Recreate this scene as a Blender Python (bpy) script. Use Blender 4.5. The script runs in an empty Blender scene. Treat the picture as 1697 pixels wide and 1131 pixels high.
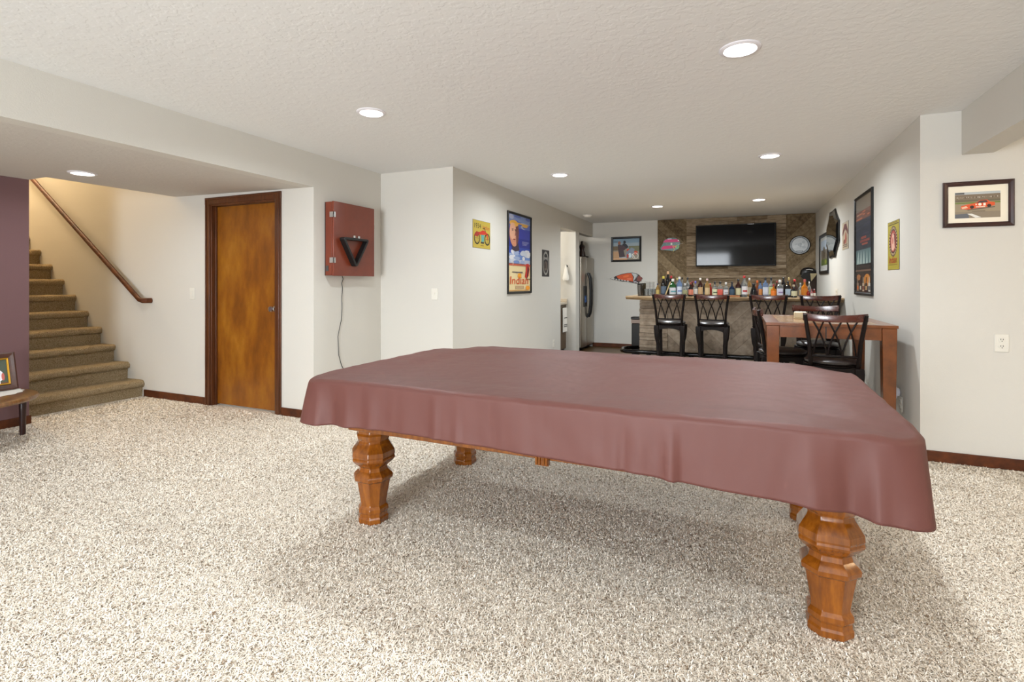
import bpy, bmesh, math, random
import numpy as np
from mathutils import Vector, Matrix, noise
R = math.radians
PI = math.pi
rnd = random.Random(7)
S = bpy.context.scene
C = S.collection

# ------------------------------------------------------------------ camera
cam_d = bpy.data.cameras.new('camera')
cam = bpy.data.objects.new('camera', cam_d)
C.objects.link(cam)
cam.location = (0, 0, 1.23)
cam.rotation_euler = (R(90), 0, R(23.69))
cam_d.sensor_width = 36
cam_d.lens = 861.46 / 1697 * 36
cam_d.shift_y = -95.9 / 1697
cam_d.clip_start = .05
S.camera = cam

# ------------------------------------------------------------------ light, exposure
S.view_settings.view_transform = 'Standard'
S.view_settings.look = 'None'
S.view_settings.gamma = 1
S.view_settings.exposure = -0.3
S.view_settings.use_curve_mapping = False
S.cycles.use_denoising = True
S.cycles.max_bounces = 12
S.cycles.diffuse_bounces = 10
S.cycles.sample_clamp_indirect = 4
S.cycles.caustics_reflective = False
S.cycles.caustics_refractive = False
W = bpy.data.worlds.new('sky'); S.world = W
W.use_nodes = True
bg = W.node_tree.nodes['Background']
bg.inputs[0].default_value = (.75, .87, 1, 1)
bg.inputs[1].default_value = 3


def lamp(name, kind, loc, power, color, size=.14, rot=(0, 0, 0), sy=None, spread=None):
    d = bpy.data.lights.new(name, kind)
    d.energy = power
    d.color = color
    if kind == 'AREA':
        d.shape = 'DISK' if sy is None else 'RECTANGLE'
        d.size = size
        if sy: d.size_y = sy
        if spread: d.spread = R(spread)
    else:
        d.shadow_soft_size = size
    o = bpy.data.objects.new(name, d)
    C.objects.link(o)
    o.location = loc
    o.rotation_euler = rot
    return o

CAN_POWER = 33
CAN_COL = (.89, .95, .98)
CANS = [  # x, y, z, power factor, colour
    (0.0, 2.83, 2.4, .98), (-2.31, 2.87, 2.4, .84), (-1.78, 5.34, 2.4, .8), (0.25, 5.31, 2.4, .85),
    (-1.15, 8.12, 2.4, 1.25), (0.24, 8.04, 2.4, 1.25), (-4.88, 2.46, 2.1235, .33),
    (0.0, .35, 2.4, .5), (-2.31, .35, 2.4, .3), (0.0, -2.1, 2.4, 1.3), (-2.31, -2.1, 2.4, 1.2), (-4.88, -.2, 2.1235, .25)]
# daylight through the glass doors behind the camera
lamp('daylight', 'AREA', (-1.27, -3.9, 1.12), 470, (.90, .95, 1), 1.7, (R(-90), 0, R(180)), 1.95)
# stairwell lamp (warm) and the lamp of the room beyond the beam
lamp('stair_light', 'POINT', (-8.5, 3.0, 4.0), 210, (1, .74, .44), .12)
lamp('side_room_light', 'POINT', (3.1, 3.1, 2.2), 30, (1, .72, .42), .12)
lamp('nook_light', 'POINT', (-3.6, 7.9, 2.25), 60, (1, .95, .86), .06)
lamp('side_room_can', 'AREA', (2.4, 1.2, 2.38), 22, (1, .85, .68), .14)


# ------------------------------------------------------------------ materials
def lin(c):
    return tuple(((v / 255) / 12.92 if v / 255 <= .04045 else ((v / 255 + .055) / 1.055) ** 2.4) for v in c) + (1,)


def newmat(name):
    m = bpy.data.materials.new(name)
    m.use_nodes = True
    return m, m.node_tree.nodes, m.node_tree.links, m.node_tree.nodes['Principled BSDF']

_mc = {}


def M(rgb, rough=.5, metal=0, emis=0, trans=0, coat=0, name=None, spec=.5, alpha=1):
    k = (rgb, rough, metal, emis, trans, coat, spec, alpha)
    if k in _mc: return _mc[k]
    m, n, l, b = newmat(name or 'paint_%d_%d_%d' % rgb)
    b.inputs['Base Color'].default_value = lin(rgb)
    b.inputs['Roughness'].default_value = rough
    b.inputs['Metallic'].default_value = metal
    b.inputs['Transmission Weight'].default_value = trans
    b.inputs['Coat Weight'].default_value = coat
    b.inputs['Specular IOR Level'].default_value = spec
    b.inputs['Alpha'].default_value = alpha
    if emis:
        b.inputs['Emission Color'].default_value = lin(rgb)
        b.inputs['Emission Strength'].default_value = emis
    _mc[k] = m
    return m


def tex(n, l, scale, detail=3, rough=.5, vec=None, mapscale=None, kind='ShaderNodeTexNoise', rot=None):
    t = n.new(kind)
    t.inputs['Scale'].default_value = scale
    if kind == 'ShaderNodeTexNoise':
        t.inputs['Detail'].default_value = detail
        t.inputs['Roughness'].default_value = rough
    co = n.new('ShaderNodeTexCoord')
    mp = n.new('ShaderNodeMapping')
    if mapscale: mp.inputs['Scale'].default_value = mapscale
    if rot: mp.inputs['Rotation'].default_value = rot
    l.new(co.outputs['Object'], mp.inputs['Vector'])
    l.new(mp.outputs[0], t.inputs['Vector'])
    return t


def ramp(n, l, src, stops):
    r = n.new('ShaderNodeValToRGB')
    e = r.color_ramp.elements
    while len(e) < len(stops): e.new(.5)
    for i, (p, c) in enumerate(stops):
        e[i].position = p
        e[i].color = lin(c)
    l.new(src, r.inputs[0])
    return r


def bump(n, l, b, src, strength, dist=.01):
    bp = n.new('ShaderNodeBump')
    bp.inputs['Strength'].default_value = strength
    bp.inputs['Distance'].default_value = dist
    l.new(src, bp.inputs['Height'])
    l.new(bp.outputs[0], b.inputs['Normal'])
    return bp


def plaster(name, rgb, scale, strength, rough=.85, dist=.004, scale2=None):
    m, n, l, b = newmat(name)
    b.inputs['Base Color'].default_value = lin(rgb)
    b.inputs['Roughness'].default_value = rough
    b.inputs['Specular IOR Level'].default_value = .25
    t = tex(n, l, scale, 4, .6)
    if scale2:
        v = tex(n, l, scale2, 2, .5)
        rr = ramp(n, l, v.outputs[0], [(.48, (0, 0, 0)), (.56, (255, 255, 255))])
        mx = n.new('ShaderNodeMath'); mx.operation = 'ADD'
        l.new(t.outputs[0], mx.inputs[0]); l.new(rr.outputs[0], mx.inputs[1])
        bump(n, l, b, mx.outputs[0], strength, dist)
    else:
        bump(n, l, b, t.outputs[0], strength, dist)
    return m


def wood(name, stops, grain=(1, 1, 12), scale=6, rough=.35, coat=0, bmp=.08, attr=False, rot=None, spec=.5):
    m, n, l, b = newmat(name)
    t = tex(n, l, scale, 6, .65, mapscale=grain, rot=rot)
    src = t.outputs[0]
    if attr:
        a = n.new('ShaderNodeAttribute'); a.attribute_name = 'rnd'
        mm = n.new('ShaderNodeMath'); mm.operation = 'MULTIPLY_ADD'
        mm.inputs[1].default_value = attr; mm.inputs[2].default_value = -.5 * attr
        l.new(a.outputs['Fac'], mm.inputs[0])
        ad = n.new('ShaderNodeMath'); ad.operation = 'ADD'
        l.new(src, ad.inputs[0]); l.new(mm.outputs[0], ad.inputs[1])
        src = ad.outputs[0]
    r = ramp(n, l, src, stops)
    l.new(r.outputs[0], b.inputs['Base Color'])
    b.inputs['Roughness'].default_value = rough
    b.inputs['Coat Weight'].default_value = coat
    b.inputs['Coat Roughness'].default_value = .15
    b.inputs['Specular IOR Level'].default_value = spec
    bump(n, l, b, t.outputs[0], bmp, .003)
    return m

m_wall = plaster('wall_paint', (202, 199, 192), 130, .22, .8, .003)
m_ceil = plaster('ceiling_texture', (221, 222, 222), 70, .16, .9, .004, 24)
m_ceil_shaded = plaster('ceiling_texture_shaded', (196, 192, 186), 70, .16, .9, .004, 24)  # same ceiling paint, darkened: dimness under the low part is put into the colour
m_purple = plaster('mauve_wall_paint', (108, 82, 84), 130, .2, .8, .003)
m_trimw = wood('stained_trim', [(.3, (54, 24, 8)), (.6, (92, 46, 18)), (.8, (112, 60, 28))], (1, 1, 1), 9, .5, 0, spec=.3)
m_doorw = wood('door_veneer', [(.28, (98, 52, 6)), (.48, (126, 72, 8)), (.62, (142, 88, 14)), (.8, (164, 108, 36))], (2.2, 1, .8), 2.6, .38, .15, .03)
m_frame = wood('door_casing_wood', [(.3, (58, 28, 8)), (.6, (88, 46, 18)), (.85, (112, 64, 30))], (8, 8, .6), 5, .4, .2)
m_oak = wood('golden_oak', [(.25, (84, 42, 6)), (.5, (122, 66, 10)), (.8, (150, 88, 22))], (9, 9, .8), 5, .25, .5, .06)
m_pub = wood('pub_table_wood', [(.25, (80, 40, 12)), (.5, (114, 60, 20)), (.8, (138, 78, 34))], (1, 1, 1), 7, .28, .4, .03)
m_pubtop = wood('pub_table_top', [(.25, (120, 84, 52)), (.5, (160, 122, 84)), (.8, (196, 160, 118))], (1, 6, 1), 8, .25, .4, .03)
m_stool = wood('espresso_wood', [(.3, (9, 5, 4)), (.8, (24, 12, 9))], (1, 1, 1), 8, .5, 0, .02, spec=.18)
m_mahog = wood('mahogany_rail', [(.3, (48, 14, 7)), (.8, (92, 32, 14))], (1, 1, 1), 8, .25, .6, .02)
m_leather = M((44, 38, 38), .32, name='dark_leather', spec=.6)
m_barn = wood('barn_wood', [(.12, (60, 45, 30)), (.35, (104, 87, 66)), (.55, (130, 112, 90)), (.75, (152, 135, 112)), (.95, (178, 163, 142))], (1.2, 1, 9), 7, .85, 0, .3, .34, spec=.2)
m_barnd = wood('barn_wood_diagonal', [(.15, (62, 48, 32)), (.4, (100, 84, 62)), (.6, (120, 103, 79)), (.9, (146, 128, 102))], (7, 1, 7), 3, .85, 0, .3, .3, spec=.2)
m_barfront = wood('weathered_plank', [(.15, (104, 91, 78)), (.4, (144, 129, 113)), (.6, (162, 147, 130)), (.9, (188, 174, 157))], (5, 1, 5), 3, .85, 0, .3, .22, spec=.2)
m_slab = wood('live_edge_slab', [(.2, (112, 84, 56)), (.5, (176, 148, 112)), (.8, (216, 194, 160))], (1, 5, 1), 5, .35, .3, .05)
m_black = M((10, 10, 11), .35, name='black_lacquer')
m_blackm = M((14, 14, 15), .5, name='black_matt')
m_chrome = M((210, 210, 212), .18, 1, name='chrome')
m_white = M((236, 234, 230), .4, name='white_plastic')
m_steel = M((168, 160, 148), .32, 1, name='brushed_steel')
m_gold = M((206, 158, 56), .3, .8, name='gilt')


def cover_mat():
    m, n, l, b = newmat('table_cover_vinyl')
    b.inputs['Base Color'].default_value = lin((92, 53, 47))
    b.inputs['Roughness'].default_value = .58
    b.inputs['Specular IOR Level'].default_value = .4
    t = tex(n, l, 8, 2, .5, mapscale=(1, 1, .12))
    t2 = tex(n, l, 700, 2, .5)
    bp = bump(n, l, b, t.outputs[0], .35, .02)
    b2 = n.new('ShaderNodeBump')
    b2.inputs['Strength'].default_value = .12
    b2.inputs['Distance'].default_value = .001
    l.new(t2.outputs[0], b2.inputs['Height'])
    l.new(bp.outputs[0], b2.inputs['Normal'])
    l.new(b2.outputs[0], b.inputs['Normal'])
    return m
m_cover = cover_mat()


def carpet_mat(base):
    m, n, l, b = newmat('carpet_base' if base else 'carpet_yarn')
    if base:
        t = tex(n, l, 150, 4, .7)
        r = ramp(n, l, t.outputs[0], [(.36, (186, 171, 152)), (.5, (230, 220, 204)), (.66, (243, 235, 222))])
        l.new(r.outputs[0], b.inputs['Base Color'])
        bump(n, l, b, t.outputs[0], .9, .02)
    else:
        a = n.new('ShaderNodeAttribute'); a.attribute_name = 'rnd'
        t = tex(n, l, 2.2, 3, .6)
        mm = n.new('ShaderNodeMath'); mm.operation = 'MULTIPLY_ADD'
        mm.inputs[1].default_value = .14; mm.inputs[2].default_value = -.07
        l.new(t.outputs[0], mm.inputs[0])
        ad = n.new('ShaderNodeMath'); ad.operation = 'ADD'
        l.new(a.outputs['Fac'], ad.inputs[0]); l.new(mm.outputs[0], ad.inputs[1])
        r = ramp(n, l, ad.outputs[0], [(.0, (122, 98, 76)), (.06, (158, 138, 116)), (.12, (224, 213, 197)), (.6, (242, 234, 221)), (1, (250, 245, 236))])
        l.new(r.outputs[0], b.inputs['Base Color'])
    b.inputs['Roughness'].default_value = .95
    b.inputs['Specular IOR Level'].default_value = .1
    return m
m_carpet = carpet_mat(True)
m_yarn = carpet_mat(False)


def thin_glass(name, fac):
    m = bpy.data.materials.new(name); m.use_nodes = True
    n, l = m.node_tree.nodes, m.node_tree.links
    n.remove(n['Principled BSDF'])
    tr = n.new('ShaderNodeBsdfTransparent'); gl = n.new('ShaderNodeBsdfGlossy'); gl.inputs['Roughness'].default_value = .03
    mx = n.new('ShaderNodeMixShader')
    mx.inputs[0].default_value = fac; l.new(tr.outputs[0], mx.inputs[1]); l.new(gl.outputs[0], mx.inputs[2])
    l.new(mx.outputs[0], n['Material Output'].inputs['Surface'])
    return m
m_glass = thin_glass('picture_glass', .07)


# ------------------------------------------------------------------ mesh helpers
class MB:
    def __init__(s):
        s.v, s.f, s.mi, s.mats, s.r = [], [], [], [], []

    def m(s, mat):
        if mat not in s.mats: s.mats.append(mat)
        return s.mats.index(mat)

    def add(s, vs, fs, mat, r=None):
        o = len(s.v)
        s.v += [tuple(v) for v in vs]
        k = s.m(mat)
        r = rnd.random() if r is None else r
        for f in fs:
            s.f.append(tuple(i + o for i in f)); s.mi.append(k); s.r.append(r)

    def box(s, x0, y0, z0, x1, y1, z1, mat, mx=None):
        vs = [(x, y, z) for z in (z0, z1) for y in (y0, y1) for x in (x0, x1)]
        if mx: vs = [mx @ Vector(v) for v in vs]
        s.add(vs, [(0, 2, 3, 1), (4, 5, 7, 6), (0, 1, 5, 4), (2, 6, 7, 3), (0, 4, 6, 2), (1, 3, 7, 5)], mat)

    def prism(s, poly, a, b, mat, axis='y'):
        n = len(poly)

        def P(u, w, t): return {'y': (u, t, w), 'x': (t, u, w), 'z': (u, w, t)}[axis]
        vs = [P(u, w, a) for u, w in poly] + [P(u, w, b) for u, w in poly]
        fs = [tuple(range(n)), tuple(range(2 * n - 1, n - 1, -1))] + [(i, (i + 1) % n, n + (i + 1) % n, n + i) for i in range(n)]
        s.add(vs, fs, mat)

    def lathe(s, prof, mat, n=24, c=(0, 0, 0), sx=1, sy=1, mx=None, shape=None):
        vs = []
        for r, z in prof:
            for i in range(n):
                a = 2 * PI * i / n
                k = shape(a) if shape else 1
                vs.append((c[0] + r * k * sx * math.cos(a), c[1] + r * k * sy * math.sin(a), c[2] + z))
        if mx: vs = [mx @ Vector(v) for v in vs]
        fs = []
        for j in range(len(prof) - 1):
            for i in range(n):
                fs.append((j * n + i, j * n + (i + 1) % n, (j + 1) * n + (i + 1) % n, (j + 1) * n + i))
        fs.append(tuple(range(n - 1, -1, -1)))
        fs.append(tuple((len(prof) - 1) * n + i for i in range(n)))
        s.add(vs, fs, mat)

    def tube(s, pts, r, mat, n=10, closed=False, flat=None):
        pts = [Vector(p) for p in pts]
        k = len(pts)
        rr = r if isinstance(r, (list, tuple)) else [r] * k
        vs, fs = [], []
        up = Vector((0, 0, 1))
        prev = None
        for j, p in enumerate(pts):
            if closed: d = pts[(j + 1) % k] - pts[j - 1]
            else: d = pts[min(j + 1, k - 1)] - pts[max(j - 1, 0)]
            d.normalize()
            u = d.cross(up) if prev is None else prev - d * prev.dot(d)
            if u.length < 1e-3: u = d.cross(Vector((1, 0, 0)))
            u.normalize(); prev = u
            w = d.cross(u)
            for i in range(n):
                a = 2 * PI * (i + .5) / n
                vs.append(p + u * (math.cos(a) * rr[j] * (flat or 1)) + w * (math.sin(a) * rr[j]))
        m2 = k if closed else k - 1
        for j in range(m2):
            for i in range(n):
                a, b = j * n, ((j + 1) % k) * n
                fs.append((a + i, a + (i + 1) % n, b + (i + 1) % n, b + i))
        if not closed:
            fs.append(tuple(range(n - 1, -1, -1)))
            fs.append(tuple((k - 1) * n + i for i in range(n)))
        s.add(vs, fs, mat)

    def loft(s, rings, mat, cap=True):
        n = len(rings[0]); vs = [p for r in rings for p in r]; fs = []
        for j in range(len(rings) - 1):
            for i in range(n):
                fs.append((j * n + i, j * n + (i + 1) % n, (j + 1) * n + (i + 1) % n, (j + 1) * n + i))
        if cap:
            fs.append(tuple(range(n - 1, -1, -1)))
            fs.append(tuple((len(rings) - 1) * n + i for i in range(n)))
        s.add(vs, fs, mat)

    def build(s, name, parent=None, loc=(0, 0, 0), rot=(0, 0, 0), bevel=0, smooth=True, ang=35, fix=True, seg=2):
        me = bpy.data.meshes.new(name)
        me.from_pydata(s.v, [], s.f)
        for m in s.mats: me.materials.append(m)
        me.polygons.foreach_set('material_index', s.mi)
        at = me.attributes.new('rnd', 'FLOAT', 'FACE')
        at.data.foreach_set('value', s.r)
        if fix:
            bm = bmesh.new(); bm.from_mesh(me)
            bmesh.ops.recalc_face_normals(bm, faces=bm.faces)
            bm.to_mesh(me); bm.free()
        if smooth:
            me.polygons.foreach_set('use_smooth', [True] * len(me.polygons))
            me.set_sharp_from_angle(angle=R(ang))
        o = bpy.data.objects.new(name, me)
        C.objects.link(o)
        o.parent = parent
        o.location = loc
        o.rotation_euler = rot
        if bevel:
            b = o.modifiers.new('soft_edges', 'BEVEL')
            b.width = bevel; b.segments = seg; b.limit_method = 'ANGLE'; b.angle_limit = R(40)
        return o


def tag(o, label=None, cat=None, group=None, kind=None):
    if label: o['label'] = label
    if cat: o['category'] = cat
    if group: o['group'] = group
    if kind: o['kind'] = kind
    return o


def thing(name, label, cat, loc=(0, 0, 0), rz=0, group=None):
    o = bpy.data.objects.new(name, None)
    C.objects.link(o)
    o.empty_display_size = .1
    o.location = loc
    o.rotation_euler = (0, 0, rz)
    return tag(o, label, cat, group)


def copy_tree(o, parent=None):
    c = o.copy()
    C.objects.link(c)
    c.parent = parent
    for ch in list(o.children): copy_tree(ch, c)
    return c


def copy_thing(o, loc, rz, label):
    c = copy_tree(o)
    c.location = loc
    c.rotation_euler = (0, 0, rz)
    c['label'] = label
    return c


def struct(name, mb, bevel=0, **k):
    return tag(mb.build(name, bevel=bevel, **k), kind='structure')

_tc = {}


def text_geo(s):
    if s in _tc: return _tc[s]
    cu = bpy.data.curves.new('t', 'FONT')
    cu.body = s
    cu.resolution_u = 3
    o = bpy.data.objects.new('t', cu)
    C.objects.link(o)
    dg = bpy.context.evaluated_depsgraph_get()
    me = o.evaluated_get(dg).to_mesh()
    vs = [(v.co.x, v.co.y) for v in me.vertices]
    fs = [tuple(p.vertices) for p in me.polygons]
    bpy.data.objects.remove(o)
    bpy.data.curves.remove(cu)
    x0 = min(v[0] for v in vs); x1 = max(v[0] for v in vs); y0 = min(v[1] for v in vs); y1 = max(v[1] for v in vs)
    vs = [((x - x0) / (x1 - x0), (y - y0) / (y1 - y0)) for x, y in vs]
    _tc[s] = (vs, fs)
    return _tc[s]


class Art(MB):
    """flat print; x to the reader's right, z up, reader on -y"""
    def __init__(s, step=.00016):
        super().__init__(); s.step = step; s.k = 1; s.lim = None

    def poly(s, pts, rgb, layer=None, rough=.55):
        if layer is None: layer = s.k; s.k += 1
        mat = rgb if isinstance(rgb, bpy.types.Material) else M(rgb, rough)
        y = -layer * s.step
        if s.lim: pts = [(max(-s.lim[0], min(s.lim[0], p[0])), max(-s.lim[1], min(s.lim[1], p[1]))) for p in pts]
        pts = [(p[0], y, p[1]) for p in pts]
        s.add(pts, [tuple(range(len(pts)))], mat)

    def rect(s, x0, z0, x1, z1, rgb, layer=None): s.poly([(x0, z0), (x1, z0), (x1, z1), (x0, z1)], rgb, layer)

    def ell(s, cx, cz, rx, rz, rgb, layer=None, n=28, rot=0):
        c, q = math.cos(rot), math.sin(rot)
        s.poly([(cx + rx * math.cos(a) * c - rz * math.sin(a) * q, cz + rx * math.cos(a) * q + rz * math.sin(a) * c) for a in [2 * PI * i / n for i in range(n)]], rgb, layer)

    def ring(s, cx, cz, rx, rz, w, rgb, layer=None, n=32, a0=0, a1=2 * PI):
        if layer is None: layer = s.k; s.k += 1
        y = -layer * s.step; mat = M(rgb, .55)
        vs = []
        for i in range(n + 1):
            a = a0 + (a1 - a0) * i / n
            vs += [(cx + rx * math.cos(a), y, cz + rz * math.sin(a)), (cx + (rx - w) * math.cos(a), y, cz + (rz - w * rz / rx) * math.sin(a))]
        s.add(vs, [(2 * i, 2 * i + 1, 2 * i + 3, 2 * i + 2) for i in range(n)], mat)

    def line(s, pts, w, rgb, layer=None):
        if layer is None: layer = s.k; s.k += 1
        y = -layer * s.step; mat = M(rgb, .55)
        for (x0, z0), (x1, z1) in zip(pts, pts[1:]):
            d = Vector((x1 - x0, z1 - z0)); d.normalize()
            q = (-d.y * w / 2, d.x * w / 2)
            s.add([(x0 + q[0], y, z0 + q[1]), (x1 + q[0], y, z1 + q[1]), (x1 - q[0], y, z1 - q[1]), (x0 - q[0], y, z0 - q[1])], [(0, 1, 2, 3)], mat)

    def text(s, t, x0, z0, x1, z1, rgb, shear=0, layer=None, rise=0):
        if layer is None: layer = s.k; s.k += 1
        y = -layer * s.step
        vs, fs = text_geo(t)
        s.add([(x0 + (x1 - x0) * u + shear * w * (z1 - z0), y, z0 + (z1 - z0) * w + rise * u) for u, w in vs], fs, M(rgb, .5))

    def finish(s, name, parent, loc=(0, 0, 0)):
        return s.build(name, parent, loc, smooth=False, fix=False)


def frame_mesh(w, h, fw, d, mat, bev=.003):
    """mitred moulding round an opening; outer size w x h, depth d towards -y, back at y=0"""
    b = MB()
    prof = [(0, 0), (0, -d * .75), (fw * .25, -d), (fw * .7, -d * .85), (fw, -d * .5), (fw, 0)]
    rings = []
    for sx, sz in ((-1, -1), (1, -1), (1, 1), (-1, 1)):
        rings.append([(sx * (w / 2 - a), y, sz * (h / 2 - a)) for a, y in prof])
    rings.append(rings[0])
    b.loft(rings, mat, cap=False)
    return b


def at(u, Y):
    """world x on the plane y=Y for a column of the survey photograph"""
    l = (u - 848.5) / 861.46
    t = R(23.69)
    rx, ry = -math.sin(t) + l * math.cos(t), math.cos(t) + l * math.sin(t)
    return rx / ry * Y


def zat(v, X, Y):
    t = R(23.69)
    return 1.23 + (469.6 - v) / 861.46 * (-X * math.sin(t) + Y * math.cos(t))

# ------------------------------------------------------------------ setting
XR, YR, XB, XL, XS, YJ, YD, YB, HC, HL = 1.148, 4.455, 1.376, -2.634, -3.522, 4.53, 3.574, 9.93, 2.40, 2.10
XP, YP = -5.69, 2.464
YF, XE = -4.0, 4.6      # wall behind the camera, far wall of the side room


def slab(name, x0, y0, z0, x1, y1, z1, mat, bevel=0):
    b = MB(); b.box(x0, y0, z0, x1, y1, z1, mat)
    return struct(name, b, bevel, smooth=False)

slab('floor', -9.3, YF - .2, -.12, XE, 7.4, 0, m_carpet)
m_brownfloor = wood('bar_floor_boards', [(.3, (58, 40, 20)), (.7, (98, 74, 40))], (1, 8, 1), 4, .4, .1, .05)
slab('floor', -4.6, 7.4, -.12, XE, YB + .15, -.001, m_brownfloor)
slab('ceiling', XS - .001, YF - .2, HC, XE + .1, YB + .15, HC + .12, m_ceil)
# lowered ceiling over the left side (rises very slightly to the stair header)
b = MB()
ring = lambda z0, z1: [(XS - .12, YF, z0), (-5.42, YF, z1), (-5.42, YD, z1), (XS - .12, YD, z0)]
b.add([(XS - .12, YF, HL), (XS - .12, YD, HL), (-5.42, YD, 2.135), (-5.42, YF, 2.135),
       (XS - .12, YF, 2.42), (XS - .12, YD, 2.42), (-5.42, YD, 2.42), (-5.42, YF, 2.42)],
      [(0, 1, 2, 3), (4, 5, 6, 7), (0, 1, 5, 4), (1, 2, 6, 5), (2, 3, 7, 6), (3, 0, 4, 7)], m_ceil_shaded)
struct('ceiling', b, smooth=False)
slab('ceiling', -5.84, YF, 2.135, -5.42, YP, 2.42, m_ceil_shaded)
slab('wall_soffit', XS - .12, YF, HL, XS, YD, HC, m_wall)
slab('wall_left', XS - .12, YD, 0, XS, YJ + .12, HC, m_wall)
slab('wall_jog', XS, YJ, 0, XL, YJ + .12, HC, m_wall)
# bar side left wall with the opening into the nook and the fridge recess
b = MB()
b.box(XL - .12, YJ + .12, 0, XL, 7.94, HC, m_wall)
b.box(XL - .12, 7.94, 2.135, XL, YB, HC, m_wall)
struct('wall_bar_side', b, smooth=False)
b = MB()
b.box(-4.1, 8.78, 0, XL, 9.0, 2.14, m_wall)
struct('wall_partition', b, smooth=False)
slab('wall_nook', -4.2, 6.8, 0, -4.1, YB, HC, m_wall)
slab('wall_nook', -4.1, 6.8, 0, XL - .12, 6.9, HC, m_wall)
slab('ceiling', -4.2, 6.8, 2.3, XL - .12, YB, 2.4, m_ceil)
slab('wall_back', -4.2, YB, 0, XE, YB + .12, HC, m_wall)
slab('wall_right', XR, YR, 0, XR + .5, YB, HC, m_wall)
slab('wall_right', XR + .5, YR, 0, XE, YR + .12, HC, m_wall)
slab('trim_1', XB, YF, 2.10, 1.545, YR, HC, m_wall)     # dropped beam
slab('wall_side_room', XE, YF, 0, XE + .12, YR + .12, HC, m_wall)
# stairs wall with the door opening
b = MB()
b.box(-9.3, YD, 0, -4.945 + .08, YD + .12, 4.7, m_wall)
b.box(-4.865, YD, 2.02, -3.97, YD + .12, 2.45, m_wall)
b.box(-3.97, YD, 0, XS - .12, YD + .12, 2.45, m_wall)
struct('wall_stairs', b, smooth=False)
slab('wall_purple', XP - .13, YF, 0, XP, YP, 2.16, m_purple)
slab('wall_stairwell', -9.3, YP - .1, 0, XP - .13, YP, 4.7, m_wall)
slab('wall_stairwell', -5.42, YP - .1, 2.42, -5.3, YD, 4.7, m_wall)
slab('wall_stairwell', -9.4, YP - .1, 0, -9.3, YD + .12, 4.7, m_wall)
slab('wall_stairwell', XP - .13, YP - .1, 2.42, -5.3, YP, 4.7, m_wall)
slab('ceiling', -9.4, YP - .1, 4.7, -5.3, YD + .12, 4.8, m_ceil)
# wall behind the camera with wide glass doors
b = MB()
b.box(-5.84, YF - .12, 0, -2.2, YF, HC, m_wall)
b.box(-.33, YF - .12, 0, XE, YF, HC, m_wall)
b.box(-2.2, YF - .12, 2.15, -.33, YF, HC, m_wall)
struct('wall_front', b, smooth=False)
b = MB()
for x in (-2.2, -1.3, -.4): b.box(x, YF - .1, 0, x + .07, YF - .02, 2.15, m_white)
for z in (0, 2.08): b.box(-2.13, YF - .1, z, -.4, YF - .02, z + .07, m_white)
win = struct('window_1', b)
b = MB(); b.box(-2.13, YF - .065, .07, -.4, YF - .059, 2.08, m_glass)
b.build('pane', win, smooth=False)


def baseboard(name, pts, h=.075):
    b = MB()
    for (x0, y0, x1, y1, nx, ny) in pts:
        t = .014
        xs = sorted((x0, x1, x0 + nx * t, x1 + nx * t)); ys = sorted((y0, y1, y0 + ny * t, y1 + ny * t))
        b.box(xs[0], ys[0], 0, xs[-1], ys[-1], h, m_trimw)
    return struct(name, b, .004)
baseboard('baseboard_stairs', [(-5.93, YD, -4.945, YD, 0, -1), (-3.91, YD, XS - .001, YD, 0, -1)])
baseboard('baseboard_left', [(XS, YD - .014, XS, YJ, 1, 0), (XS, YJ, XL, YJ, 0, -1)])
baseboard('baseboard_bar_side', [(XL, YJ - .014, XL, 7.94, 1, 0)])
baseboard('baseboard_back', [(XL, YB, -1.41, YB, 0, -1)])
baseboard('baseboard_right', [(XR, YR - .014, XR, YB - .1, -1, 0), (XR, YR, XE, YR, 0, -1)])
baseboard('baseboard_purple', [(XP, YF, XP, YP + .012, 1, 0)])

# door_1: casing, jamb, slab, knob
b = MB()
x0, x1, zt = -4.945, -3.911, 2.088
for xa, xb in ((x0, x0 + .065), (x1 - .065, x1)): b.box(xa, YD - .018, 0, xb, YD - .001, zt, m_frame)
b.box(x0 - .0015, YD - .0185, zt - .068, x1 + .0015, YD - .0012, zt, m_frame)
for xa, xb in ((x0 + .012, x0 + .024), (x1 - .024, x1 - .012)): b.box(xa, YD - .026, 0, xb, YD - .017, zt - .012, m_frame)
b.box(x0 + .012, YD - .0262, zt - .024, x1 - .012, YD - .017, zt - .012, m_frame)
# jamb lining
b.box(x0 + .06, YD - .006, 0, x0 + .085, YD + .12, zt - .06, m_frame)
b.box(x1 - .085, YD - .006, 0, x1 - .06, YD + .12, zt - .06, m_frame)
b.box(x0 + .085, YD - .006, zt - .085, x1 - .085, YD + .12, zt - .06, m_frame)
b.box(x0 + .085, YD + .03, 0, x0 + .1, YD + .05, zt - .085, m_frame)
dr = struct('door_1', b, .003)
b = MB(); b.box(x0 + .087, YD + .052, .012, x1 - .087, YD + .09, zt - .087, m_doorw)
b.build('door_panel', dr, bevel=.002)
b = MB()
kx = x1 - .14
b.lathe([(.028, 0), (.028, .006), (.012, .01), (.011, .03), (.024, .04), (.029, .052), (.024, .064), (.008, .068)], m_chrome, 20,
        mx=Matrix.Translation((kx, YD + .052, .985)) @ Matrix.Rotation(R(90), 4, 'X'))
b.build('door_knob', dr)

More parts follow.
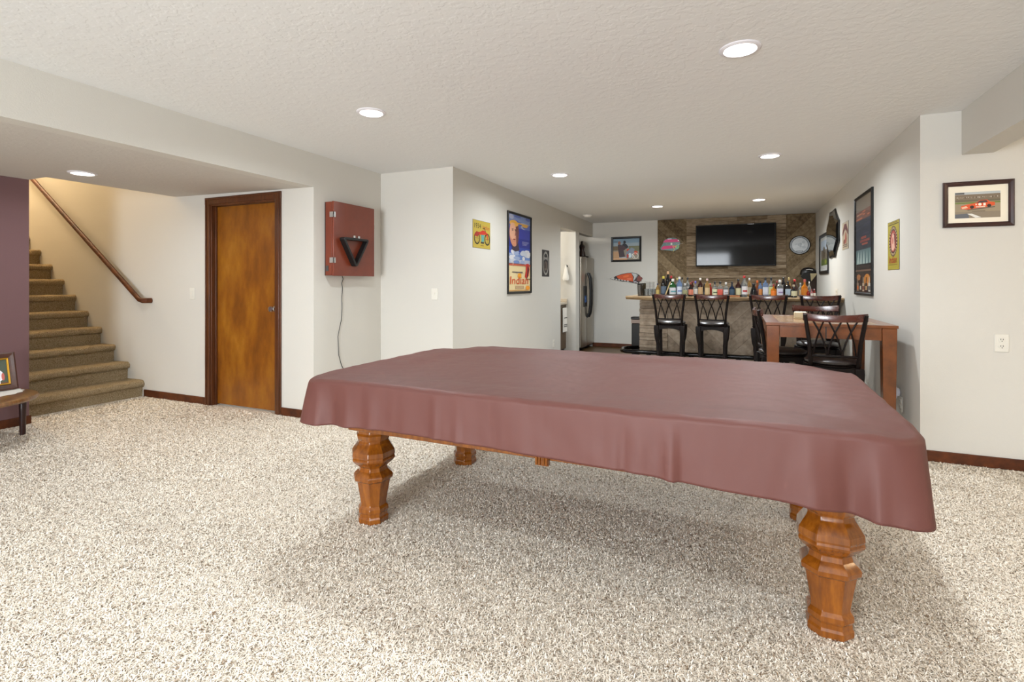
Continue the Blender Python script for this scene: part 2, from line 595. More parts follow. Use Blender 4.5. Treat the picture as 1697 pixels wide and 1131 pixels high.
# ---- carpeted staircase
m_stairc, _n, _l, _b = newmat('stair_carpet')
_t = tex(_n, _l, 110, 5, .8)
_r = ramp(_n, _l, _t.outputs[0], [(.34, (142, 120, 88)), (.5, (192, 170, 134)), (.66, (224, 206, 174))])
_l.new(_r.outputs[0], _b.inputs['Base Color']); _b.inputs['Roughness'].default_value = .95; _b.inputs['Specular IOR Level'].default_value = .1
bump(_n, _l, _b, _t.outputs[0], 1, .03)
st = thing('staircase', 'beige carpeted staircase climbing beside the cream wall behind the mauve wall', 'staircase', (0, 0, 0))
RISE, RUN = .184, .2545
steps = []
for i in range(13):
    b = MB()
    xn = -5.935 - RUN * i
    z = RISE * (i + 1) - .012
    zb = z - RISE
    pr = [(xn - .035, zb), (xn - .035, z - .075)]
    for k in range(9):
        a = -PI / 2 + PI * k / 8
        pr.append((xn - .035 + .035 * math.cos(a), z - .036 + .036 * math.sin(a)))
    pr += [(xn - RUN - .04, z), (xn - RUN - .04, zb)]
    ny = 60
    rings = []
    for j in range(ny + 1):
        y = YP + .002 + (YD - .004 - YP) * j / ny
        rings.append([(x + .010 * noise.noise(Vector((x * 22, y * 22, zz * 22))) , y, zz + .010 * noise.noise(Vector((x * 20 + 5, y * 20, zz * 20)))) for x, zz in pr])
    b.loft(rings, m_stairc)
    o = b.build('step', st, ang=60)

# ---- handrail
t = thing('handrail', 'dark wooden handrail sloping along the stair wall', 'handrail', (0, 0, 0))
b = MB()
p0, p1 = Vector((-8.6, YD - .075, 2.93)), Vector((-6.0, YD - .075, 1.12))
p0 = Vector((-8.9, YD - .075, 3.14))
q = Vector((-5.90, YD - .075, 1.055))
b.tube([p0, q + (p0 - q) * .03, q, q + Vector((.06, .0, -.012)), q + Vector((.085, .02, -.012)), q + Vector((.09, .07, -.012))], .027, m_trimw, 12, flat=.8)
b.build('rail', t)
for k in (.06, .36, .66):
    p = q + (p0 - q) * k
    b = MB(); b.tube([p + Vector((0, 0, -.02)), p + Vector((0, .03, -.06)), p + Vector((0, .073, -.07))], .007, m_chrome, 8)
    b.lathe([(.02, 0), (.02, .006)], m_chrome, 14, mx=Matrix.Translation(p + Vector((0, .073, -.07))) @ Matrix.Rotation(R(90), 4, 'X'))
    b.build('bracket', t)

# ------------------------------------------------------------------ barn wood feature wall on the back wall
def clip(poly, x0, z0, x1, z1):
    def cut(ps, f, g):
        out = []
        for i, p in enumerate(ps):
            q = ps[i - 1]
            a, c = f(q), f(p)
            if (a >= 0) != (c >= 0): out.append(g(q, p, a / (a - c)))
            if c >= 0: out.append(p)
        return out
    lerp = lambda a, c, k: (a[0] + (c[0] - a[0]) * k, a[1] + (c[1] - a[1]) * k)
    for f in (lambda p: p[0] - x0, lambda p: x1 - p[0], lambda p: p[1] - z0, lambda p: z1 - p[1]):
        poly = cut(poly, f, lerp)
        if len(poly) < 3: return []
    return poly


def stacked(b, x0, z0, x1, z1, yback, mat, hmin=.045, hmax=.085, dmin=.012, dmax=.03):
    z = z0
    while z < z1 - .01:
        h = min(rnd.uniform(hmin, hmax), z1 - z)
        x = x0
        while x < x1 - .02:
            w = rnd.uniform(.35, .9)
            xe = x1 if x + w > x1 - .2 else x + w
            b.box(x, yback - rnd.uniform(dmin, dmax), z, xe - .002, yback, z + h - .003, mat)
            x = xe
        z += h


def diagonal(b, x0, z0, x1, z1, yback, mat, ang, wd=.14):
    d = Vector((math.cos(ang), math.sin(ang))); nn = Vector((-d.y, d.x))
    L = 6
    c = Vector(((x0 + x1) / 2, (z0 + z1) / 2))
    for k in range(-30, 31):
        a = c + nn * (k * wd)
        ps = [a - d * L, a + d * L, a + d * L + nn * (wd - .0025), a - d * L + nn * (wd - .0025)]
        pl = clip([tuple(p) for p in ps], x0, z0, x1, z1)
        if len(pl) >= 3: b.prism(pl, yback - rnd.uniform(.016, .021), yback, mat)

fx = (-1.401, -.889, .716, 1.146)
b = MB(); b.box(fx[0], YB - .006, 0, fx[3], YB - .0005, HC - .002, M((40, 30, 20), .9)); diagonal(b, fx[0], 0, fx[1], HC - .002, YB - .001, m_barnd, R(-45))
f0 = struct('wall_feature', b)
f0['label'] = 'weathered barn wood panelling behind the bar'
b = MB(); stacked(b, fx[1], .001, fx[2], HC - .002, YB - .001, m_barn)
b.build('stacked_panel', f0)
b = MB(); diagonal(b, fx[2], 0, fx[3], HC - .002, YB - .001, m_barnd, R(45))
b.build('diagonal_panel', f0)

# ------------------------------------------------------------------ recessed ceiling lights
m_lens = M((255, 250, 240), .4, emis=14, name='lamp_lens')
LAB = ['recessed ceiling light directly above the covered pool table, the largest seen', 'recessed ceiling light nearest the wall cabinet side, over the far corner of the pool table',
       'recessed ceiling light in front of the tall blue framed poster', 'recessed ceiling light over the wooden counter-height table',
       'recessed ceiling light in front of the neon cap sign', 'recessed ceiling light in front of the television', 'recessed light in the lowered ceiling by the staircase',
       'recessed ceiling light behind the viewer, side of the beam', 'recessed ceiling light behind the viewer, side of the soffit',
       'recessed ceiling light close to the glass doors, side of the beam', 'recessed ceiling light close to the glass doors, side of the soffit', 'recessed light in the lowered ceiling near the glass doors']
proto = None
for i, (x, y, z, p) in enumerate(CANS):
    if proto is None:
        proto = thing('ceiling_light', LAB[0], 'ceiling light', (x, y, z), 0, 'recessed ceiling lights')
        b = MB()
        b.lathe([(.098, 0), (.098, -.004), (.09, -.009), (.078, -.010), (.074, -.004), (.074, 0)], M((222, 220, 226), .35, name='lamp_trim_ring'), 40)
        b.build('trim_ring', proto)
        b = MB(); b.lathe([(.073, -.001), (.073, -.004), (.05, -.007), (.01, -.008)], m_lens, 32)
        b.build('lens', proto)
    else:
        copy_thing(proto, (x, y, z), 0, LAB[i])
    lamp('can_light', 'AREA', (x, y, z - .016), CAN_POWER * p, CAN_COL, .13, spread=165)
# smoke detector
t = thing('smoke_detector', 'small round white smoke detector on the ceiling near the fridge', 'smoke detector', (-2.40, 8.69, HC))
b = MB(); b.lathe([(.075, 0), (.075, -.012), (.06, -.02), (.05, -.034), (.02, -.038)], m_white, 28); b.build('housing', t)
b = MB(); b.lathe([(.058, -.0205), (.056, -.0245), (.053, -.0275)], M((120, 120, 120), .6), 28); b.build('vent_ring', t)

# ------------------------------------------------------------------ pool table
PT = (-.718, 2.64); PR = R(-1.1)
pt = thing('pool_table', 'golden oak pool table with carved faceted legs standing on the beige carpet', 'pool table', (PT[0], PT[1], 0), PR)
lp = [(.0, .067), (.01, .071), (.028, .071), (.036, .066), (.052, .066), (.062, .071), (.078, .070), (.09, .061), (.1, .060), (.215, .078), (.226, .09), (.242, .092),
      (.252, .086), (.268, .068), (.286, .064), (.294, .069), (.306, .084), (.326, .1), (.334, .101), (.342, .0985), (.35, .101), (.37, .099), (.392, .086), (.41, .074), (.424, .07), (.436, .076), (.452, .079), (.462, .074),
      (.474, .073), (.5, .082), (.56, .085)]
for sx in (-1, 1):
    for sy in (-1, 1):
        b = MB(); rings = []
        for z, w in lp:
            c = w * .52
            rings.append([(w, -(w - c), z), (w, w - c, z), (w - c, w, z), (-(w - c), w, z), (-w, w - c, z), (-w, -(w - c), z), (-(w - c), -w, z), (w - c, -w, z)])
        b.loft(rings, m_oak)
        b.build('leg', pt, (sx * 1.018, sy * .475, 0), ang=20, bevel=.002)
b = MB()
for sy in (-1, 1):
    b.box(-1.1, sy * .555 - .018, .482, 1.1, sy * .555 + .018, .68, m_oak)
for sx in (-1, 1):
    b.box(sx * 1.1 - .018, -.555, .482, sx * 1.1 + .018, .555, .68, m_oak)
b.build('apron', pt, bevel=.004)
for sy in (-1,):
    b = MB()
    b.box(-.065, sy * .578 - .012, .462, -.005, sy * .578 + .012, .62, m_oak)
    for x in (-.058, -.044, -.026, -.012): b.tube([(x, sy * .592, .464), (x, sy * .592, .61)], .006, m_oak, 8)
    b.build('apron_ornament', pt, bevel=.002)
b = MB(); b.box(-1.12, -.58, .68, 1.12, .58, .715, m_oak); b.build('slate_bed', pt, bevel=.004)
b = MB()
for sy in (-1, 1): b.box(-1.17, sy * .60 - .05, .715, 1.17, sy * .60 + .05, .738, m_oak)
for sx in (-1, 1): b.box(sx * 1.13 - .05, -.6, .715, sx * 1.13 + .05, .6, .738, m_oak)
b.build('rail', pt, bevel=.012)

# cover draped over it
def cover():
    A, B, rc = 1.245, .748, .11     # half sizes of the top, corner radius
    n_side = 170
    per = []
    segs = []
    # perimeter of a rounded rectangle, counted by arc length
    Ls = [2 * (A - rc), PI / 2 * rc, 2 * (B - rc), PI / 2 * rc] * 2
    T = sum(Ls)
    N = 520

    def pos(s):
        s %= T
        k = 0
        while s > Ls[k]: s -= Ls[k]; k += 1
        if k == 0: return (-(A - rc) + s, -B), (0, -1)
        if k == 2: return (A, -(B - rc) + s), (1, 0)
        if k == 4: return ((A - rc) - s, B), (0, 1)
        if k == 6: return (-A, (B - rc) - s), (-1, 0)
        a0 = {1: -PI / 2, 3: 0, 5: PI / 2, 7: PI}[k]
        cx, cy = {1: (A - rc, -(B - rc)), 3: (A - rc, B - rc), 5: (-(A - rc), B - rc), 7: (-(A - rc), -(B - rc))}[k]
        a = a0 + s / rc
        return (cx + rc * math.cos(a), cy + rc * math.sin(a)), (math.cos(a), math.sin(a))
    corners = [Ls[0] + Ls[1] / 2, Ls[0] + Ls[1] + Ls[2] + Ls[3] / 2]
    corners = [corners[0], corners[1], corners[0] + T / 2, corners[1] + T / 2]
    rr = random.Random(11)
    folds = [(rr.uniform(0, T), rr.uniform(.008, .035), rr.uniform(-.010, .013)) for _ in range(46)]
    for c in corners: folds += [(c - .17, .035, -.02), (c + .17, .035, -.02), (c, .055, .034), (c - .28, .035, .014), (c + .28, .035, .014), (c - .1, .02, .012), (c + .1, .02, .012)]
    ZT = .768
    # rows: hem -> shoulder -> top, inset to centre
    rows = []
    nsk = 26
    for j in range(nsk + 1): rows.append(('skirt', j / nsk))
    for j in range(1, 7): rows.append(('round', j / 6))
    ks = [.012, .03, .05, .07, .09, .115, .14, .17, .2, .24, .28, .33, .38, .44, .5, .57, .64, .72, .8, .88, .95]
    for k in ks: rows.append(('top', k))
    V = []

    def topz(x, y):
        e = min(A - abs(x), B - abs(y))
        k = max(0, min(1, (e - .13) / .16)); k = k * k * (3 - 2 * k)
        z = ZT - .014 * k - .002 * math.exp(-((x / .5) ** 2))
        cx, cy = A - abs(x), B - abs(y)
        z -= (.034 if y > 0 else .014) * math.exp(-((cx * cx + cy * cy) / (.035 if y > 0 else .02)))
        z += .0035 * noise.noise(Vector((x * 2.6, y * 3.4, 3))) + .0045 * max(0, noise.noise(Vector((x * 1.1 + y * 2.4, y * 6 - x * 1.2, 8)))) * (1 - abs(k - .3))
        z += .002 * noise.noise(Vector((x * 14, y * 14, 1)))
        return z
    for kind, q in rows:
        for i in range(N):
            s = T * i / N
            (x, y), (nx, ny) = pos(s)
            dc = min(min(abs(s - c), T - abs(s - c)) for c in corners)
            cw = math.exp(-(dc / .16) ** 2)
            f = 0
            for c, w, a in folds:
                d = min(abs(s - c), T - abs(s - c))
                if d < w * 3: f += a * math.exp(-(d / w) ** 2)
            f += .004 * noise.noise(Vector((s * 6, 0, 4)))
            hem = .549 - .013 * x + .008 * math.sin(s * 1.7 + .4) + .006 * noise.noise(Vector((s * 3, 7, 0))) - .022 * math.exp(-(dc / .3) ** 2)
            if kind == 'skirt':
                h = 1 - q            # 1 at the hem, 0 at the shoulder
                zt = topz(x * .985, y * .98) - .014
                z = hem + (zt - hem) * q
                wob = .003 * noise.noise(Vector((s * 7, z * 5, 2))) + .0022 * noise.noise(Vector((s * 20, z * 10, 5)))
                out = .012 + f * (h ** .8) + .006 * h + wob * (.35 + h)
                V.append((x + nx * out, y + ny * out, z))
            elif kind == 'round':
                a = q * PI / 2
                zt = topz(x * .985, y * .98)
                out = .012 * math.cos(a) - .012 * math.sin(a) + .003 * noise.noise(Vector((s * 12, 3, 2)))
                V.append((x + nx * out, y + ny * out, zt - .014 + .014 * math.sin(a) + .003 * noise.noise(Vector((s * 10, 9, q)))))
            else:
                # inset
                k = q
                e = k * B
                ax = (A - e) / A; ay = (B - e) / B
                xx, yy = (x - nx * .012) * ax, (y - ny * .012) * ay
                V.append((xx, yy, topz(xx, yy)))
    F = []
    nr = len(rows)
    for j in range(nr - 1):
        for i in range(N):
            F.append((j * N + i, j * N + (i + 1) % N, (j + 1) * N + (i + 1) % N, (j + 1) * N + i))
    # close the middle strip across the inner ring
    base = (nr - 1) * N
    F.append(tuple(base + i for i in range(N)))
    b = MB(); b.add(V, F, m_cover)
    o = b.build('pool_table_cover', None, (PT[0] - .005, PT[1] + .02, 0), (0, 0, PR), ang=75)
    sol = o.modifiers.new('thickness', 'SOLIDIFY'); sol.thickness = .0025; sol.offset = 1
    tag(o, 'dusty mauve fitted vinyl cover draped over the pool table', 'table cover')
    return o
cover()

# ------------------------------------------------------------------ wall cabinet with rack
def cabinet():
    t = thing('dartboard_cabinet', 'reddish brown wall cabinet with chrome hinges on the cream wall above the cord', 'wall cabinet', (XS, 3.995, 1.642), R(90), )
    w, h = .57, .68
    red = wood('cabinet_red', [(.3, (104, 42, 24)), (.8, (126, 56, 34))], (1, 1, 1), 3, .35, .2, .02)
    b = MB(); b.box(-w / 2, -.012, -h / 2, w / 2 - .0, -.001, h / 2, m_blackm)
    b.box(-w / 2 - .002, -.085, -h / 2, -w / 2 + .016, -.012, h / 2, red); b.box(w / 2 - .016, -.085, -h / 2, w / 2 + .002, -.012, h / 2, red)
    b.box(-w / 2, -.085, h / 2 - .016, w / 2, -.012, h / 2, red); b.box(-w / 2, -.085, -h / 2, w / 2, -.012, -h / 2 + .016, red)
    b.build('case', t, bevel=.002)
    b = MB(); b.box(-w / 2 - .004, -.112, -h / 2 - .004, w / 2 + .004, -.088, h / 2 + .004, red)
    b.build('door', t, bevel=.004)
    for z in (.22, -.20):
        b = MB(); b.box(-w / 2 - .013, -.118, z - .025, -w / 2 - .004, -.07, z + .025, m_chrome); b.box(-w / 2 - .013, -.118, z - .025, -w / 2 + .015, -.112, z + .025, m_chrome)
        b.build('hinge', t, bevel=.001)
    b = MB(); b.box(-w / 2 - .006, -.05, -h / 2 + .04, -w / 2, -.02, -h / 2 + .09, M((90, 90, 92), .3, .7)); b.build('side_switch', t)
    for z in (.16, -.20):
        b = MB(); b.box(w / 2 + .002, -.105, z - .02, w / 2 + .014, -.09, z + .02, m_chrome)
        b.build('latch', t, bevel=.001)
    for x in (-.02, .045):
        b = MB(); b.box(x - .014, -.122, .0, x + .014, -.112, .045, m_chrome); b.tube([(x, -.12, .005), (x, -.15, .003), (x, -.152, .022)], .005, m_chrome, 8)
        b.build('hook', t)
    # the triangular ball rack hangs on the hooks, point down
    r = thing('billiard_rack', 'black triangular ball rack hanging point down on the red wall cabinet', 'ball rack', (XS + .112, 3.955, 1.642), R(90))
    b = MB()
    def rt(s, k): return [(-.18 * s, .012 * s * 1.0 + k), (.18 * s, .012 * s + k), (.018, -.29 * s + k - (1 - s) * .0), (-.018, -.29 * s + k)]
    pts = [Vector((-.19, -.032, .018)), Vector((.19, -.032, .018)), Vector((0, -.032, -.27))]
    # rounded path
    path = []
    for i in range(3):
        a, c, d = pts[i - 1], pts[i], pts[(i + 1) % 3]
        u = (a - c).normalized(); v = (d - c).normalized()
        for k in range(7):
            q = k / 6
            path.append(c + u * .045 * (1 - q) ** 2 + v * .045 * q ** 2)
    dense = []
    for i, p in enumerate(path):
        dense.append(p)
    ring = []
    cen = sum(dense, Vector()) / len(dense)
    # rectangular section swept along the path: 12 mm wall, 55 mm deep
    n = len(dense); vs = []; fs = []
    for i, p in enumerate(dense):
        d = (dense[(i + 1) % n] - dense[i - 1]).normalized()
        q = Vector((d.z, 0, -d.x))
        if q.dot(cen - p) > 0: q = -q
        for (o, y) in ((0, -.001), (0, -.056), (-.022, -.056), (-.022, -.001)):
            vs.append(Vector((p.x, y, p.z)) + q * o)
    for i in range(n):
        for k in range(4):
            a, c = i * 4, ((i + 1) % n) * 4
            fs.append((a + k, a + (k + 1) % 4, c + (k + 1) % 4, c + k))
    b.add(vs, fs, m_blackm)
    b.build('rack_body', r, bevel=.003)
    c = MB()
    pts = [(0, 0), (.012, -.03), (-.006, -.07), (.004, -.12), (-.004, -.2), (-.002, -.32), (-.01, -.42), (-.035, -.5), (-.058, -.58), (-.05, -.68), (-.045, -.76), (-.01, -.86), (.03, -.92), (.04, -1.02), (.05, -1.2), (.05, -1.27)]
    c.tube([(XS + .006, 3.935 + y, 1.30 + z) for y, z in pts], .003, M((38, 38, 36), .5), 6)
    tag(c.build('power_cord', None), 'thin dark cord hanging down the wall from the red cabinet', 'cord')
cabinet()

# ------------------------------------------------------------------ wall plates
def plate(name, label, cat, loc, rz, kind, w=.075, h=.118, rgb=(216, 213, 204)):
    t = thing(name, label, cat, loc, rz)
    b = MB(); b.box(-w / 2, -.006, -h / 2, w / 2, -.0005, h / 2, M(rgb, .4)); b.build('cover_plate', t, bevel=.003)
    if kind == 'outlet':
        for z in (-.022, .022):
            b = MB(); b.lathe([(.016, 0), (.016, .003)], M(rgb, .35), 20, mx=Matrix.Translation((0, -.006, z)) @ Matrix.Rotation(R(90), 4, 'X'))
            for x in (-.006, .006): b.box(x - .0015, -.0098, z - .002, x + .0015, -.009, z + .008, m_blackm)
            b.lathe([(.003, 0), (.003, .001)], m_blackm, 8, mx=Matrix.Translation((0, -.009, z - .009)) @ Matrix.Rotation(R(90), 4, 'X'))
            b.build('socket', t)
    elif kind == 'switch':
        b = MB(); b.box(-.005, -.016, -.004, .005, -.006, .016, M((226, 222, 214), .4)); b.build('toggle', t, bevel=.001)
    else:
        b = MB(); b.box(-.017, -.009, -.033, .017, -.006, .033, M(rgb, .35)); b.build('rocker', t, bevel=.002)
    return t
plate('wall_outlet', 'white double wall outlet below the framed race car picture', 'outlet', (1.585, YR, .833), 0, 'outlet')
plate('light_switch', 'white rocker switch on the wall beside the wooden door', 'light switch', (-5.155, YD, 1.122), 0, 'rocker')
plate('light_switch', 'white toggle switch on the narrow wall next to the yellow motorcycle sign', 'light switch', (-2.846, YJ, 1.12), 0, 'switch')
plate('wall_outlet', 'white wall outlet low on the wall under the small dark sign', 'outlet', (XL, 7.59, .30), R(90), 'outlet')
plate('wall_outlet', 'white wall outlet low beside the wooden table holding the night light', 'outlet', (XR, 4.915, .29), R(-90), 'outlet')
plate('wall_outlet', 'beige wall outlet just above the last bar stool', 'outlet', (XR, 7.85, 1.10), R(-90), 'outlet', w=.12, rgb=(214, 208, 196))
t = thing('night_light', 'round white plug-in night light on the wall beside the wooden table', 'night light', (XR, 4.955, .375), R(-90))
b = MB(); b.lathe([(.03, .006), (.033, .02), (.05, .026), (.052, .04), (.045, .052), (.025, .06), (.005, .062)], M((228, 230, 240), .3), 24, mx=Matrix.Rotation(R(90), 4, 'X')); b.build('lens_cap', t)
b = MB(); b.box(-.02, -.02, -.03, .02, -.0065, .02, m_white); b.build('plug_body', t, bevel=.003)

# ------------------------------------------------------------------ signs and pictures
def hung(name, label, cat, loc, rz): return thing(name, label, cat, loc, rz)

def backing(t, w, h, d=.004, mat=None, name='panel'):
    b = MB(); b.box(-w / 2, -d, -h / 2, w / 2, -.0005, h / 2, mat or M((60, 60, 60), .4)); return b.build(name, t, bevel=.0008)

# yellow motorcycle sign
t = hung('metal_sign', 'yellow tin sign with 1934 and a red motorcycle', 'sign', (XL, 5.16, 1.769), R(90))
w, h = .425, .305
w, h = .427, .305
backing(t, w, h, .003)
a = Art()
Y1 = (176, 154, 58)
a.rect(-w / 2 + .002, -h / 2 + .002, w / 2 - .002, h / 2 - .002, Y1)
a.text('1934', -.175, .065, -.02, .118, (44, 34, 18))
a.text('Indian', .02, .062, .185, .108, (176, 60, 26), .25)
for cx in (-.115, .135):
    a.ring(cx, -.045, .07, .068, .016, (30, 26, 22))
    a.ring(cx, -.045, .05, .048, .006, (150, 130, 60), n=20)
    a.line([(cx - .045, -.045), (cx + .045, -.045)], .004, (70, 60, 40)); a.line([(cx, -.09), (cx, 0)], .004, (70, 60, 40))
a.poly([(-.13, .018), (-.04, .03), (.02, .05), (.09, .045), (.12, .02), (.07, .005), (-.02, -.005), (-.1, 0)], (184, 44, 22))
a.poly([(-.02, -.002), (.06, .0), (.05, -.075), (-.01, -.08)], (86, 148, 140))
a.poly([(-.03, -.08), (.06, -.08), (.05, -.098), (-.02, -.098)], (56, 58, 52))
a.poly([(.1, .03), (.135, .025), (.15, -.05), (.135, -.05)], (184, 44, 22))
a.poly([(-.19, -.02), (-.13, .03), (-.06, .02), (-.1, -.03)], (150, 40, 24))
a.line([(.09, .04), (.055, .075), (.08, .085)], .007, (40, 36, 30)); a.line([(.055, .075), (.02, .07)], .006, (40, 36, 30))
a.rect(-.03, -.125, .04, -.119, (120, 80, 40))
a.finish('artwork', t, (0, -.003, 0))

# tall movie-like poster: generic stand-in
def framed(name, label, cat, loc, rz, w, h, fw, d, fmat, tilt=0, art_name='artwork'):
    t = hung(name, label, cat, loc, rz)
    o = frame_mesh(w, h, fw, d, fmat).build('frame', t, smooth=False)
    b = MB(); b.box(-w / 2 + .003, -.006, -h / 2 + .003, w / 2 - .003, -.0005, h / 2 - .003, m_blackm); b.build('backboard', t)
    return t
t = framed('framed_poster', 'tall black framed poster of a blue sky with a face and orange lettering', 'poster', (XL, 6.239, 1.613), R(90), .786, 1.034, .028, .025, m_black)
a = Art(.00009)
w, h = .744, .99
a.lim = (w / 2, h / 2)
x0, x1, z0, z1 = -w / 2, w / 2, -h / 2, h / 2
zz = lambda k: z1 - k * h
xx = lambda k: x0 + k * w
sky = [(0, (122, 140, 186)), (.1, (84, 100, 176)), (.17, (44, 52, 158)), (.3, (24, 36, 140)), (.42, (38, 66, 166)), (.5, (104, 134, 196)), (.58, (176, 184, 206))]
for i, (k, c) in enumerate(sky):
    k2 = sky[i + 1][0] if i + 1 < len(sky) else .64
    a.rect(x0, zz(k2), x1, zz(k), c, 1)
a.rect(x0, zz(1), x1, zz(.64), (226, 206, 158), 1)
a.k = 2
rp = random.Random(3)
for i in range(12): a.ell(xx(rp.uniform(.05, .95)), zz(rp.uniform(.02, .16)), rp.uniform(.06, .13), rp.uniform(.012, .03), rp.choice([(140, 152, 190), (168, 172, 196), (90, 104, 170)]))
for i in range(22): a.ell(xx(rp.uniform(.08, .95)), zz(rp.uniform(.45, .62)), rp.uniform(.04, .11), rp.uniform(.014, .035), rp.choice([(196, 202, 216), (154, 170, 206), (216, 216, 222), (110, 136, 190)]))
# head (a plain generic face) with neck in shade
a.poly([(xx(.16), zz(.4)), (xx(.42), zz(.36)), (xx(.48), zz(.46)), (xx(.3), zz(.48)), (xx(.16), zz(.46))], (58, 40, 60))
a.ell(xx(.25), zz(.245), .15, .17, (198, 136, 108))
a.poly([(xx(.3), zz(.1)), (xx(.42), zz(.12)), (xx(.46), zz(.22)), (xx(.43), zz(.34)), (xx(.34), zz(.4)), (xx(.33), zz(.26))], (112, 62, 60))
a.ell(xx(.24), zz(.12), .14, .04, (226, 170, 70)); a.ell(xx(.19), zz(.22), .1, .11, (224, 170, 140))
a.poly([(xx(.3), zz(.2)), (xx(.34), zz(.27)), (xx(.27), zz(.28))], (150, 92, 76))
for ex in (.18, .31): a.ell(xx(ex), zz(.21), .026, .007, (60, 36, 34)); a.ell(xx(ex), zz(.195), .034, .005, (110, 66, 50))
a.ell(xx(.25), zz(.325), .045, .008, (128, 46, 44)); a.ell(xx(.24), zz(.37), .05, .012, (210, 140, 104))
a.rect(xx(.12), zz(.1), xx(.9), zz(.115), (214, 160, 60)); a.ell(xx(.72), zz(.125), .1, .017, (210, 160, 70))
for k in range(4): a.rect(xx(.6), zz(.335 + k * .014), xx(.92 - .04 * k), zz(.341 + k * .014), (150, 150, 200))
a.rect(x0, zz(.66), x1, zz(.635), (188, 88, 62)); a.rect(x0, zz(.64), xx(.7), zz(.632), (110, 50, 46))
a.ell(xx(.2), zz(.63), .012, .035, (210, 200, 190)); a.ell(xx(.21), zz(.65), .008, .02, (180, 70, 40))
a.poly([(xx(.78), zz(.63)), (xx(.9), zz(.62)), (xx(.95), zz(.7)), (xx(.9), zz(.79)), (xx(.8), zz(.83)), (xx(.72), zz(.8)), (xx(.77), zz(.72))], (196, 40, 26))
a.poly([(xx(.86), zz(.64)), (xx(.92), zz(.7)), (xx(.86), zz(.8)), (xx(.8), zz(.83)), (xx(.84), zz(.74))], (44, 14, 18))
a.line([(xx(.8), zz(.83)), (x1, zz(.835))], .008, (30, 24, 24))
a.rect(xx(.16), zz(.75), xx(.62), zz(.738), (96, 88, 90)); a.rect(xx(.3), zz(.757), xx(.66), zz(.753), (150, 136, 120))
a.ell(xx(.48), zz(.79), .06, .035, (236, 160, 40))
a.text('Indian', xx(.07), zz(.9), xx(.88), zz(.8), (206, 74, 20), .12)
a.rect(xx(.3), zz(.96), xx(.68), zz(.92), (188, 158, 120)); a.ell(xx(.86), zz(.95), .07, .03, (232, 150, 40)); a.rect(xx(.05), zz(.985), xx(.9), zz(.975), (206, 150, 80))
a.finish('poster_sheet', t, (0, -.006, 0))

# small dark sign
t = hung('metal_sign', 'small dark sign with a pale oval emblem beside the nook opening', 'sign', (XL, 7.238, 1.524), R(90))
backing(t, .31, .392, .003)
a = Art()
a.rect(-.153, -.194, .153, .194, (44, 42, 42)); a.ring(0, 0, .125, .175, .022, (150, 148, 140)); a.ell(0, .06, .08, .05, (140, 138, 134)); a.ell(0, .03, .07, .03, (28, 26, 26))
a.ell(0, -.04, .07, .07, (92, 80, 70)); a.ell(-.02, -.04, .03, .05, (58, 46, 40)); a.ell(0, .1, .05, .015, (24, 22, 22)); a.rect(-.05, -.09, .05, -.08, (120, 110, 96))
a.finish('artwork', t, (0, -.003, 0))

# motorcycle photo on the back wall
t = framed('framed_photo', 'black framed photo of a motorcycle rider on the back wall above the feather sign', 'picture', (-1.984, YB, 1.877), 0, .572, .475, .038, .02, m_black)
a = Art(.00009)
a.rect(-.25, .02, .25, .2, (150, 166, 176)); a.rect(-.25, .12, .25, .2, (120, 148, 168), 2)
a.rect(-.25, -.2, .25, .02, (150, 142, 126), 1); a.k = 3
a.rect(-.25, -.02, -.12, .06, (112, 96, 72)); a.rect(.05, -.04, .25, .06, (116, 118, 88)); a.rect(-.25, -.2, -.12, -.04, (196, 156, 118)); a.rect(-.25, -.2, .02, -.17, (214, 170, 130))
a.ell(-.13, .12, .028, .034, (150, 96, 74)); a.ell(-.03, .135, .024, .03, (34, 34, 40)); a.poly([(-.16, .09), (-.09, .09), (-.05, -.02), (-.02, -.14), (-.13, -.16), (-.15, -.02)], (70, 58, 64))
a.poly([(-.06, .11), (0, .1), (.05, .04), (0, .01), (-.08, .0), (-.1, .04)], (40, 42, 52)); a.ell(-.08, .02, .07, .05, (76, 56, 62))
a.ell(.04, -.02, .03, .026, (206, 66, 40)); a.poly([(.0, -.06), (.1, .03), (.16, .0), (.12, -.16), (0, -.17)], (128, 140, 156)); a.ell(.07, -.12, .03, .045, (206, 226, 232))
a.ell(.18, -.07, .035, .035, (212, 78, 48)); a.ring(.17, -.13, .06, .06, .012, (210, 208, 200)); a.line([(.11, -.09), (.17, -.17)], .012, (230, 226, 216)); a.ell(.03, -.13, .02, .04, (190, 70, 52))
a.rect(-.13, -.17, .0, -.155, (190, 196, 204)); a.rect(-.24, .14, -.16, .15, (60, 60, 66))
a.finish('photo_print', t, (0, -.006, 0))

# feather headdress sign
t = hung('feather_headdress_sign', 'orange, white and black feathered headdress sign on the back wall beside the bar', 'sign', (-1.985, YB, 1.31), 0)
out = [(-.31, .01), (-.2, .055), (-.1, .09), (.02, .115), (.11, .12), (.19, .105), (.25, .075), (.28, .035), (.3, .03), (.31, -.0), (.285, -.02), (.295, -.04), (.26, -.05), (.23, -.095), (.14, -.075), (.02, -.05), (-.08, -.045), (-.18, -.02), (-.25, -.012)]
b = MB(); b.prism(out, -.012, -.001, M((40, 24, 22), .45)); b.build('panel', t, bevel=.001)
a = Art()
a.poly([(-.19, .05), (-.1, .08), (.02, .106), (.1, .11), (.13, .04), (.13, -.05), (.02, -.03), (-.08, -.018), (-.15, .01)], (206, 82, 30))
a.poly([(.1, .112), (.18, .1), (.22, .075), (.19, .02), (.135, -.045), (.15, .04)], (186, 188, 186))
for k in range(4): a.line([(.15 + .016 * k, -.035 + .02 * k), (.205 + .01 * k, .07 - .008 * k)], .004, (90, 92, 94))
